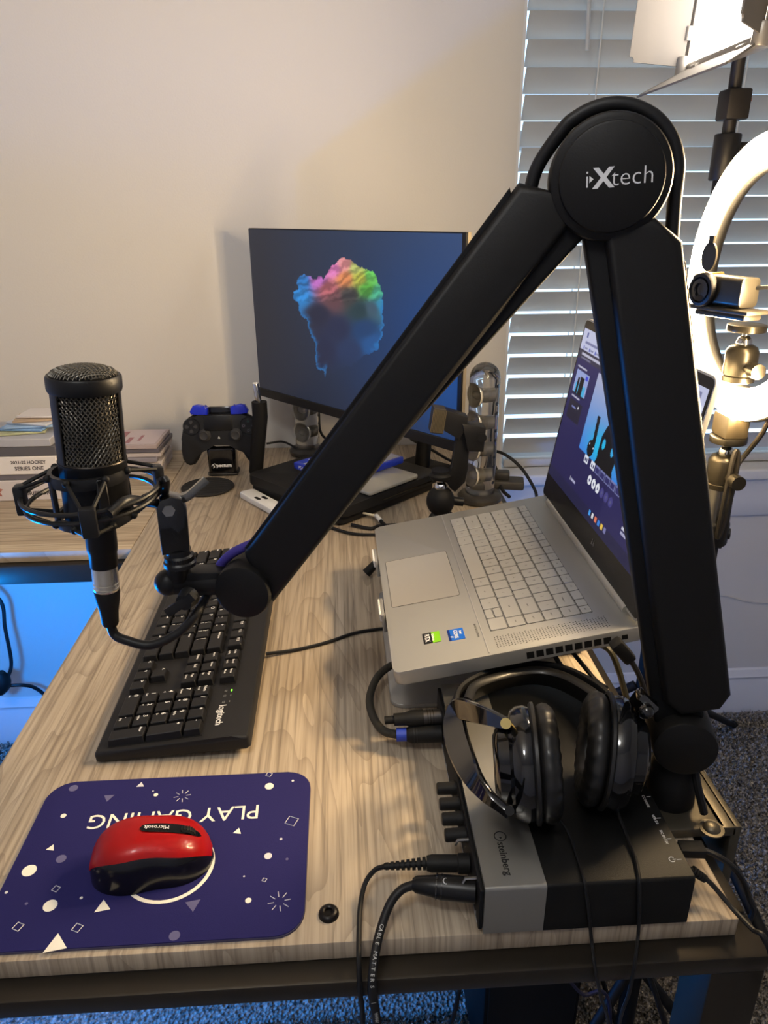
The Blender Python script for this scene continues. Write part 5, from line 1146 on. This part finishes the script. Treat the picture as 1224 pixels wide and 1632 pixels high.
# ================================================================== ring light with webcam
RX, RY, RZ_, RR = .3890, .700, .4470, .1305
rl = thing('ring_light', 'glowing warm ring light on a stand beside the window', 'ring light', (RX+.01, RY, -H)); ro_ = V((RX+.01, RY, -H))
RM = basis(V((RX, RY, RZ_))-ro_, (0, 1, 0), (0, 0, 1))         # local z = +x ; light side is -z
GLOW = mat('ring_diffuser', (255, 236, 196), .4, emit=RING_L, ecol=(255, 221, 170)); RBK = mat('ring_back', (24, 23, 21), .5)
def tor(R0, r0, sx, sz, z0, n=96, k=16, half=None):
    b = nb(); rows = []
    for i in range(n):
        a = 2*math.pi*i/n; rows.append([])
        for j in range(k):
            t = 2*math.pi*j/k; rows[-1].append(b.verts.new(RM @ V(((R0+sx*math.cos(t))*math.cos(a), (R0+sx*math.cos(t))*math.sin(a), z0+sz*math.sin(t)))))
    for i in range(n):
        for j in range(k): b.faces.new((rows[i][j], rows[(i+1) % n][j], rows[(i+1) % n][(j+1) % k], rows[i][(j+1) % k]))
    return b
obj('diffuser', lathe(nb(), [(RR-.0315, 0), (RR-.030, -.0032), (RR-.025, -.0055), (RR-.016, -.0070), (RR-.006, -.0055), (RR-.002, -.0032), (RR-.0005, 0)], 96, RM), GLOW, rl, smooth=80); obj('ring_housing', tor(RR-.016, 0, .0170, .010, .0080), RBK, rl, smooth=80)
bot = V((RX, RY, RZ_-RR))
b = nb(); box(b, -.009, .015, -.016, .016, -.020, .004, .003, 2, Matrix.Translation(bot-ro_)); obj('ring_foot', b, mat('foot_amber', (64, 56, 40), .45), rl)
BRZ = mat('ball_head_metal', (58, 54, 46), .32, .8)
def ballhead(p, parent, org, s=1.0):
    p = V(p)-org
    b = nb(); lathe(b, [(0, 0), (.0125*s, 0), (.0175*s, .002*s), (.0175*s, .008*s), (.0165*s, .009*s), (.0178*s, .010*s), (.0178*s, .036*s), (.0150*s, .041*s), (.0095*s, .044*s), (0, .044*s)], 32, Matrix.Translation(p)); h = obj('ball_head', b, BRZ, parent)
    b = nb(); ball(b, p+V((0, 0, .046*s)), .0085*s); cyl(b, p+V((0, 0, .048*s)), p+V((0, 0, .060*s)), .0035*s, n=12); obj('ball_stem', b, CHROME, h)
    b = nb(); cyl(b, p+V((0, -.017*s, .020*s)), p+V((0, -.030*s, .020*s)), .0055*s, n=14); lathe(b, [(0, 0), (.0085*s, 0), (.0085*s, .012*s), (0, .012*s)], 14, axis_M(p+V((0, -.028*s, .020*s)), (0, -1, 0))); obj('lock_knob', b, BRZ, h)
    b = nb(); cyl(b, p+V((0, 0, .058*s)), p+V((0, 0, .066*s)), .021*s, n=32, bev=.001); obj('top_plate', b, BRZ, h)
zb = bot.z-.020-.057; ballhead((RX+.003, RY, zb), rl, ro_, .87)
b = nb(); cyl(b, V((RX+.003, RY, zb-.036))-ro_, V((RX+.003, RY, zb))-ro_, .0105, n=24); obj('clear_spigot', b, STEEL, rl)
b = nb(); cyl(b, V((RX+.003, RY, zb-.062))-ro_, V((RX+.003, RY, zb-.036))-ro_, .0165, n=24, bev=.002); lathe(b, [(0, 0), (.006, 0), (.006, .018), (0, .018)], 14, axis_M(V((RX+.003, RY, zb-.05))-ro_, (1, -.4, 0))); obj('stand_collar', b, BLACK, rl)
b = nb(); cyl(b, V((RX+.003, RY, -.56))-ro_, V((RX+.003, RY, zb-.05))-ro_, .0095, n=18); cyl(b, V((RX+.003, RY, -H+.15))-ro_, V((RX+.003, RY, -.35))-ro_, .0125, n=18); obj('pole', b, MATTE, rl)
for a in (90, 210, 330):
    d = V((math.cos(R(a)), math.sin(R(a)), 0)); c = V((RX+.003, RY, 0))-ro_; c.z = 0
    b = nb(); tube(b, [c+V((0, 0, .32))+d*.012, c+d*.30+V((0, 0, .012))], .0075, 10); tube(b, [c+V((0, 0, .16)), c+d*.14+V((0, 0, .18))], .004, 8); lg = obj('leg', b, MATTE, rl)
    b = nb(); ball(b, c+d*.30+V((0, 0, .012)), .011, 12); obj('rubber_foot', b, RUBBER, lg)
# webcam on its own ball head inside the ring
wb = V((RX-.006, RY-.014, bot.z+.037))
cw = thing('webcam', 'small webcam with open lens cover mounted inside the ring light', 'webcam', wb); 
ballhead(wb+V((0, 0, .001)), cw, wb, .84)
WCM = mat('webcam_body', (52, 48, 40), .35, .3); GLD = mat('webcam_trim', (176, 154, 96), .25, .9)
Mw_ = basis(at(1150, 462, 1, RY-.025)-wb, (.35, -1, 0), (0, 0, 1)) @ Matrix.Scale(.88, 4)     # x along the body towards the viewer
b = nb(); prism(b, rrect(-.0125, .0125, -.0145, .0145, .005, 4), -.036, .030, Mw_ @ basis((0, 0, 0), (0, 0, 1), (0, 1, 0)), .001, 2); bdw = obj('body', b, WCM, cw)
ctr = Mw_ @ V((.0, 0, 0))
axis_c = (Mw_.to_3x3() @ V((1, 0, 0))).normalized(); out = (Mw_.to_3x3() @ V((0, 0, 1))).normalized()
lensd = V((-1, -.35, 0)).normalized()
b = nb(); box(b, .0295, .0325, -.0135, .0135, -.0115, .0115, .002, 2, Mw_); ec = obj('end_cap', b, GLD, cw)
b = nb()
for k in range(10):
    a = R(36*k); tube(b, [Mw_ @ V((.0327, 0, 0)), Mw_ @ V((.0327, .011*math.cos(a), .009*math.sin(a)))], .0003, 4)
obj('brushed_rays', b, BRZ, ec, smooth=0)
lc = ctr+lensd*.0115-axis_c*.009
b = nb(); lathe(b, [(0, -.002), (.0150, -.002), (.0155, .003), (.0140, .0055), (.0115, .0060), (.0105, .004), (0, .003)], 32, axis_M(lc, lensd)); ln = obj('lens_bezel', b, BLACK, cw)
b = nb(); lathe(b, [(.0095, .0045), (.0095, .006), (.006, .0065), (.005, .0045), (0, .0050)], 28, axis_M(lc, lensd)); obj('lens', b, GLOSS, ln)
b = nb(); prism(b, rrect(-.0185, -.0125, -.0165, .0165, .002, 3), -.0145, .0135, Mw_ @ basis((0, 0, 0), (1, 0, 0), (0, 1, 0)), .001, 1); obj('trim_band', b, GLD, cw)
b = nb(); pp = ell(0, .013, .0085, .0125, 24); prism(b, pp, -.001, .001, basis(lc+V((0, 0, .0155)), lensd.cross(V((0, 0, 1))), (0, 0, 1))); prism(b, [(-.003, .023), (.003, .023), (.003, .031), (-.003, .031)], -.001, .001, basis(lc+V((0, 0, .0155)), lensd.cross(V((0, 0, 1))), (0, 0, 1))); obj('lens_cover', b, WCM, cw)
b = nb(); box(b, -.030, .052, -.020, -.0155, -.015, .017, .002, 2, Mw_); box(b, -.02, .046, -.026, -.020, -.011, .013, .002, 2, Mw_); obj('mount_plate', b, WCM, cw)
b = nb(); tube(b, [Mw_ @ V((.03, .004, -.006)), Mw_ @ V((.06, .006, -.02)), Mw_ @ V((.10, -.004, -.04)), Mw_ @ V((.16, -.05, -.06))], .0018, 8, 6); obj('cord', b, CABLE, cw)
# cord looped on the ring light pole
rc = [at(x, y, 1, yy) for x, y, yy in ((1240, 640, .635), (1215, 690, .665), (1190, 722, .685), (1174, 745, .685), (1168, 780, .682), (1150, 845, .682), (1143, 855, .682), (1150, 820, .680), (1160, 770, .680), (1172, 720, .683), (1176, 735, .683), (1165, 790, .682), (1155, 850, .686), (1146, 872, .69))]
b = nb(); tube(b, [p-ro_ for p in rc], .0026, 8, 6); obj('cord', b, mat('cord_brown', (34, 30, 24), .5), rl)

# ================================================================== LED panel light with barn doors
PX0, PY0, PY1, PZ0, PZ1 = .4820, .905, 1.100, .684, .874
pn = thing('panel_light', 'bright LED panel light with open barn doors near the window', 'studio light', (.505, 1.03, -H)); po = V((.505, 1.03, -H))
PM = Matrix.Translation(V((PX0, (PY0+PY1)/2, (PZ0+PZ1)/2))-po) @ Matrix.Rotation(R(0), 4, 'Z') @ Matrix.Rotation(R(3), 4, 'Y')
hw_, hh_ = (PY1-PY0)/2, (PZ1-PZ0)/2
GREYM = mat('panel_frame_grey', (150, 146, 140), .4, .6); DOOR = mat('barn_door', (98, 95, 92), .6, .2)
b = nb(); box(b, .006, .030, -hw_+.004, hw_-.004, -hh_+.004, hh_-.004, .004, 2, PM); obj('housing', b, MATTE, pn)
b = nb()
for y0, y1, z0, z1 in ((-hw_-.008, -hw_+.004, -hh_-.008, hh_+.008), (hw_-.004, hw_+.008, -hh_-.008, hh_+.008), (-hw_, hw_, -hh_-.008, -hh_+.004), (-hw_, hw_, hh_-.004, hh_+.008)): box(b, -.012, .010, y0, y1, z0, z1, .003, 2, PM)
fr_ = obj('frame', b, GREYM, pn)
for y, z in ((-hw_, -hh_), (hw_, -hh_), (-hw_, hh_), (hw_, hh_)): b = nb(); cyl(b, PM @ V((-.014, y, z-.012)), PM @ V((-.014, y, z+.012)), .009, n=18, bev=.002); obj('corner_joint', b, GREYM, fr_)
b = nb(); box(b, -.001, .006, -hw_+.004, hw_-.004, -hh_+.004, hh_-.004, 0, 1, PM); obj('led_face', b, mat('led_face', (255, 250, 240), .5, emit=PANEL_L, ecol=(255, 240, 222)), pn)
def door(h0, h1, e1, e0, nm='barn_door'):
    """a thin plate between hinge edge h0-h1 and outer edge e0-e1"""
    q = [PM @ V(p) for p in (h0, h1, e1, e0)]; nn = (q[1]-q[0]).cross(q[3]-q[0]).normalized()*.0012; b = nb(); lo = [b.verts.new(p-nn) for p in q]; hi = [b.verts.new(p+nn) for p in q]
    b.faces.new(lo[::-1]); b.faces.new(hi)
    for i in range(4): b.faces.new((lo[i], lo[(i+1) % 4], hi[(i+1) % 4], hi[i]))
    bmesh.ops.bevel(b, geom=[e for e in b.edges if (e.verts[0] in lo) != (e.verts[1] in lo)], offset=.006, segments=3, affect='EDGES')
    d = obj(nm, b, DOOR, pn)
    for f in (.2, .8): b = nb(); c = q[0].lerp(q[1], f); cyl(b, c-(q[1]-q[0]).normalized()*.008, c+(q[1]-q[0]).normalized()*.008, .0042, n=12); obj('hinge', b, GREYM, d)
X_ = -.014
door((X_, hw_, -hh_), (X_, hw_, hh_), (X_-.070, hw_+.012, hh_-.004), (X_-.070, hw_+.012, -hh_+.004))
door((X_, -hw_, -hh_), (X_, -hw_, hh_), (X_-.050, -hw_-.050, hh_), (X_-.050, -hw_-.050, -hh_))
door((X_, -hw_, -hh_-.006), (X_, hw_, -hh_-.006), (X_-.046, hw_+.034, -hh_-.034), (X_-.046, -hw_-.034, -hh_-.034))
door((X_, -hw_, hh_+.006), (X_, hw_, hh_+.006), (X_-.058, hw_+.040, hh_+.050), (X_-.058, -hw_-.040, hh_+.050))
pp0 = V((.505, 1.03, .600)); BRN = mat('clamp_brown', (24, 21, 20), .55)
b = nb(); tube(b, [V((.505, 1.03, .560))-po, V((.504, 1.03, .66))-po, V((.494, 1.01, .72))-po], .008, 12); box(b, -.014, .016, -.016, .016, .615, .650, .003, 2, Matrix.Translation(V((.505, 1.03, 0))-po)); tl = obj('tilt_head', b, BRN, pn)
b = nb(); box(b, .0165, .019, -.01, .012, .635, .640, .001, 1, Matrix.Translation(V((.505, 1.03, 0))-po)); obj('copper_knob', b, mat('copper', (190, 120, 90), .3, .8), tl) 
b = nb(); cyl(b, V((.505, 1.03, .545))-po, V((.505, 1.03, .600))-po, .0165, n=22, bev=.002); box(b, .012, .030, -.008, .008, .560, .590, .002, 1, Matrix.Translation(V((.505, 1.03, 0))-po)); obj('pole_collar', b, BLACK, pn)
b = nb(); cyl(b, V((.505, 1.03, -.2))-po, V((.505, 1.03, .555))-po, .0105, n=18); cyl(b, V((.505, 1.03, -.62))-po, V((.505, 1.03, -.1))-po, .0135, n=18); obj('pole', b, MATTE, pn)
for a in (45.7, 165.7, 285.7):
    d = V((math.cos(R(a)), math.sin(R(a)), 0)); b = nb(); tube(b, [V((0, 0, .56))+d*.014, d*.77+V((0, 0, .011))], .0085, 10); tube(b, [V((0, 0, .30)), d*.26+V((0, 0, .385))], .004, 8); lg = obj('leg', b, MATTE, pn)
    b = nb(); ball(b, d*.77+V((0, 0, .012)), .012, 12); obj('rubber_foot', b, RUBBER, lg)

# ================================================================== loose cables and small things
def cab(pts, r, label, m_=CABLE): return cable('power_cable', pts, r, m_, label)
cab([at(425, 707, 1, 1.60), at(450, 704, 1, 1.61), at(470, 713, 2, .02), at(480, 720, 2, .01)], .0025, 'thin black cable between game controller and far speaker')
cab([at(508, 655, 1, 1.62), at(510, 685, 1, 1.60), at(520, 700, 1, 1.58), at(540, 712, 1, 1.55), at(580, 728, 1, 1.52)], .0030, 'black cable hanging beneath the monitor beside the far speaker')
cab([at(655, 700, 2, .03), at(690, 718, 2, .025), at(720, 735, 2, .012), at(760, 748, 2, .006), at(800, 760, 2, .006)], .0032, 'black cable crossing the desk under the right side of monitor')
cab([at(770, 718, 1, 1.45), at(800, 722, 1, 1.42), at(830, 745, 1, 1.40), at(852, 780, 1, 1.38), at(856, 800, 1, 1.37)], .0034, 'thick black cable arching from clear speaker towards the laptop')
cab([at(786, 735, 1, 1.45), at(795, 760, 1, 1.42), at(800, 780, 2, .012), at(812, 792, 2, .008)], .0034, 'black cable dropping behind the clear speaker into a plug')
cab([at(780, 745, 1, 1.40), at(786, 772, 1, 1.36), at(784, 790, 2, .006)], .0030, 'second black cable dropping close behind the clear speaker')
cab([at(560, 836, 2, .005), at(590, 842, 2, .004), at(605, 838, 2, .004), at(640, 836, 2, .004)], .0030, 'black cable leaving the console corner towards the laptop')
cab([at(520, 838, 2, .004), at(560, 850, 2, .0035), at(600, 852, 2, .0035), at(650, 850, 2, .0035)], .0026, 'thin black cable beside the console corner under the laptop front')
sp_ = thing('power_strip', 'dark multi-plug power strip on the desk behind the laptop', 'power strip', (.30, 1.36, 0), (0, 0, R(-12)))
b = nb(); box(b, -.045, .055, -.020, .020, .0004, .018, .004, 2); obj('body', b, mat('strip_dark', (58, 56, 54), .5), sp_)
for x in (-.028, .012):
    b = nb(); box(b, x-.014, x+.014, -.013, .013, .0175, .034, .004, 2); obj('plug', b, mat('plug_grey', (44, 43, 42), .5), sp_)
# under the laptop, beside the desk edge
lb = thing('power_adapter', 'grey power adapter brick under the raised laptop hinge', 'power adapter', (.262, .80, 0), (0, 0, R(8)))
b = nb(); box(b, -.028, .024, -.045, .045, .0058, .040, .006, 3); obj('brick', b, mat('brick_grey', (86, 84, 82), .5), lb)
b = nb(); box(b, -.020, .016, -.030, .030, .0400, .0404); obj('label', b, mat('brick_label', (120, 118, 114), .5), lb)
qh = thing('laptop_charger_plug', 'black charger plug and cord at the near laptop hinge corner', 'cable', at(990, 1035, 1, .60)); q_ = at(990, 1035, 1, .60)
b = nb(); M = basis((0, 0, 0), at(1012, 1060, 1, .60)-q_, (0, 1, 0)); box(b, -.012, .016, -.007, .007, -.0065, .0065, .003, 2, M); obj('plug', b, RUBBER, qh)
b = nb(); tube(b, [p-q_ for p in (at(1004, 1050, 1, .60), at(1018, 1075, 1, .60), at(1028, 1105, 1, .60), at(1038, 1140, 1, .605), at(1050, 1200, 1, .62), at(1060, 1300, 1, .66), at(1060, 1480, 1, .75))], .0028, 8, 8); obj('cord', b, CABLE, qh)
cab([at(880, 1036, 1, .70), at(892, 1058, 1, .69), at(915, 1085, 1, .68), at(945, 1105, 2, .03), at(985, 1130, 2, .01)], .0028, 'thin black cord curving under the laptop nearest the headband')
cab([at(905, 1030, 1, .72), at(925, 1055, 1, .70), at(950, 1085, 1, .68), at(966, 1096, 2, .03)], .0026, 'second black cord curving under the laptop hinge')
cab([at(940, 1022, 1, .70), at(970, 1035, 1, .68), at(985, 1065, 1, .67), at(995, 1100, 1, .665), at(1003, 1130, 1, .66), at(1010, 1180, 1, .66)], .0034, 'olive black cord hanging from laptop side beside the boom arm', mat('cord_olive', (44, 42, 26), .5))
cab([at(1106, 1220, 2, .06), at(1113, 1258, 2, .040), at(1122, 1296, 2, .018)], .0035, 'black cord passing behind the boom arm base')
# under the desk and on the wall
cab([at(-30, 930, 1, 1.60), at(2, 960, 1, 1.60), at(8, 1000, 1, 1.59), at(18, 1055, 1, 1.58), at(12, 1080, 1, 1.57), at(4, 1092, 1, 1.57), at(35, 1092, 1, 1.58), at(55, 1096, 1, 1.60), at(75, 1112, 1, 1.60), at(100, 1150, 1, 1.58)], .0045, 'black power cable hanging in front of the blue lit wall')
b = nb(); c = at(4, 1088, 1, 1.565); tube(b, [c+V((0, 0, .03)), c, c+V((-.012, 0, -.03))], lambda t: .010+.010*math.sin(t*3.1), 12, 4); tag(obj('inline_switch', b, RUBBER), 'black inline switch on the cable before the blue lit wall', 'switch')
tag(obj('wall_cord', tube(nb(), [at(1120, 946, 1, WY-.003), at(1160, 951, 1, WY-.003), at(1190, 959, 1, WY-.003), at(1230, 962, 1, WY-.003), at(1300, 960, 1, WY-.003)], .0016, 6, 6), mat('wall_cord_white', (190, 190, 190), .5)), 'thin white cord running along the wall below the window', 'cable')
for i, (pts, r_, lb_) in enumerate((([(735, 1560, .62), (728, 1600, .62), (712, 1660, .62), (700, 1740, .62)], .003, 'black cord hanging under desk left of the dark box'), ([(1035, 1555, .60), (1050, 1600, .60), (1062, 1650, .60), (1070, 1760, .60)], .0035, 'black cord hanging under the desk beside the far leg'), ([(1120, 1550, .58), (1105, 1590, .58), (1085, 1632, .58), (1060, 1720, .58)], .0032, 'black cord slanting under the desk beside the near leg'), ([(905, 1560, .66), (930, 1585, .66), (960, 1580, .66), (972, 1610, .66), (970, 1700, .66)], .0025, 'navy cord draped under the desk middle'))):
    cab([at(x, y, 1, yy) for x, y, yy in pts], r_, lb_, CABLE if i < 3 else mat('cord_navy', (30, 32, 60), .5))
q = at(780, 1600, 1, .80); tw_ = thing('computer_case', 'dark upright box standing on the carpet under the desk', 'box', (q.x+.05, .86, -H))
b = nb(); box(b, -.075, .075, -.12, .14, .012, .42, .006, 2); obj('body', b, MATTE, tw_)
b = nb(); box(b, -.068, .068, -.1225, -.119, .03, .40, .003, 2); obj('front_panel', b, BLACK, tw_)
for x in (-.055, .055):
    b = nb(); box(b, x-.012, x+.012, -.10, .12, 0, .013, .002); obj('foot', b, RUBBER, tw_)

# ================================================================== blue accent lamp on the floor (left of the chair side)
bx_ = V((-.72, .95, -H)); bl_ = thing('accent_lamp', 'blue accent lamp standing on the carpet beside the desk wing', 'lamp', bx_)
b = nb(); lathe(b, [(0, 0), (.06, 0), (.06, .01), (.02, .016), (.02, .10), (0, .10)], 28); obj('base', b, MATTE, bl_)
b = nb(); lathe(b, [(.028, .102), (.030, .104), (.030, .60), (.028, .602), (0, .602)], 28); obj('cap', lathe(nb(), [(.004, .60), (.004, .706), (.075, .711), (.075, .717), (0, .717)], 28), MATTE, bl_); obj('shade', b, mat('blue_shade', (90, 170, 255), .5, emit=4, ecol=(0, 110, 255)), bl_)  # cap added over the lamp to keep its light from spreading upward
ld = bpy.data.lights.new('blue_lamp_light', 'POINT'); ld.energy = BLUE_W; ld.color = (.0, .26, 1); ld.shadow_soft_size = .05
lo2 = bpy.data.objects.new('blue_lamp_light', ld); C.objects.link(lo2); lo2.parent = bl_; lo2.location = (.0, 0, .64)

# ================================================================== unseen fill light added at the ceiling to lift the shadows
cl_ = thing('added_fill_light', 'round white glass globe lamp on the ceiling above the desk', 'lamp', (-.30, -.22, ZC-.10))
b = nb(); cyl(b, (0, 0, -.03), (0, 0, .099), .06, n=36, bev=.003); obj('canopy', b, WHITE, cl_)
b = nb(); ball(b, (0, 0, -.145), .12, 32); obj('globe', b, mat('fill_light_globe', (255, 252, 248), .4, emit=FILL_W, ecol=(255, 254, 252)), cl_)
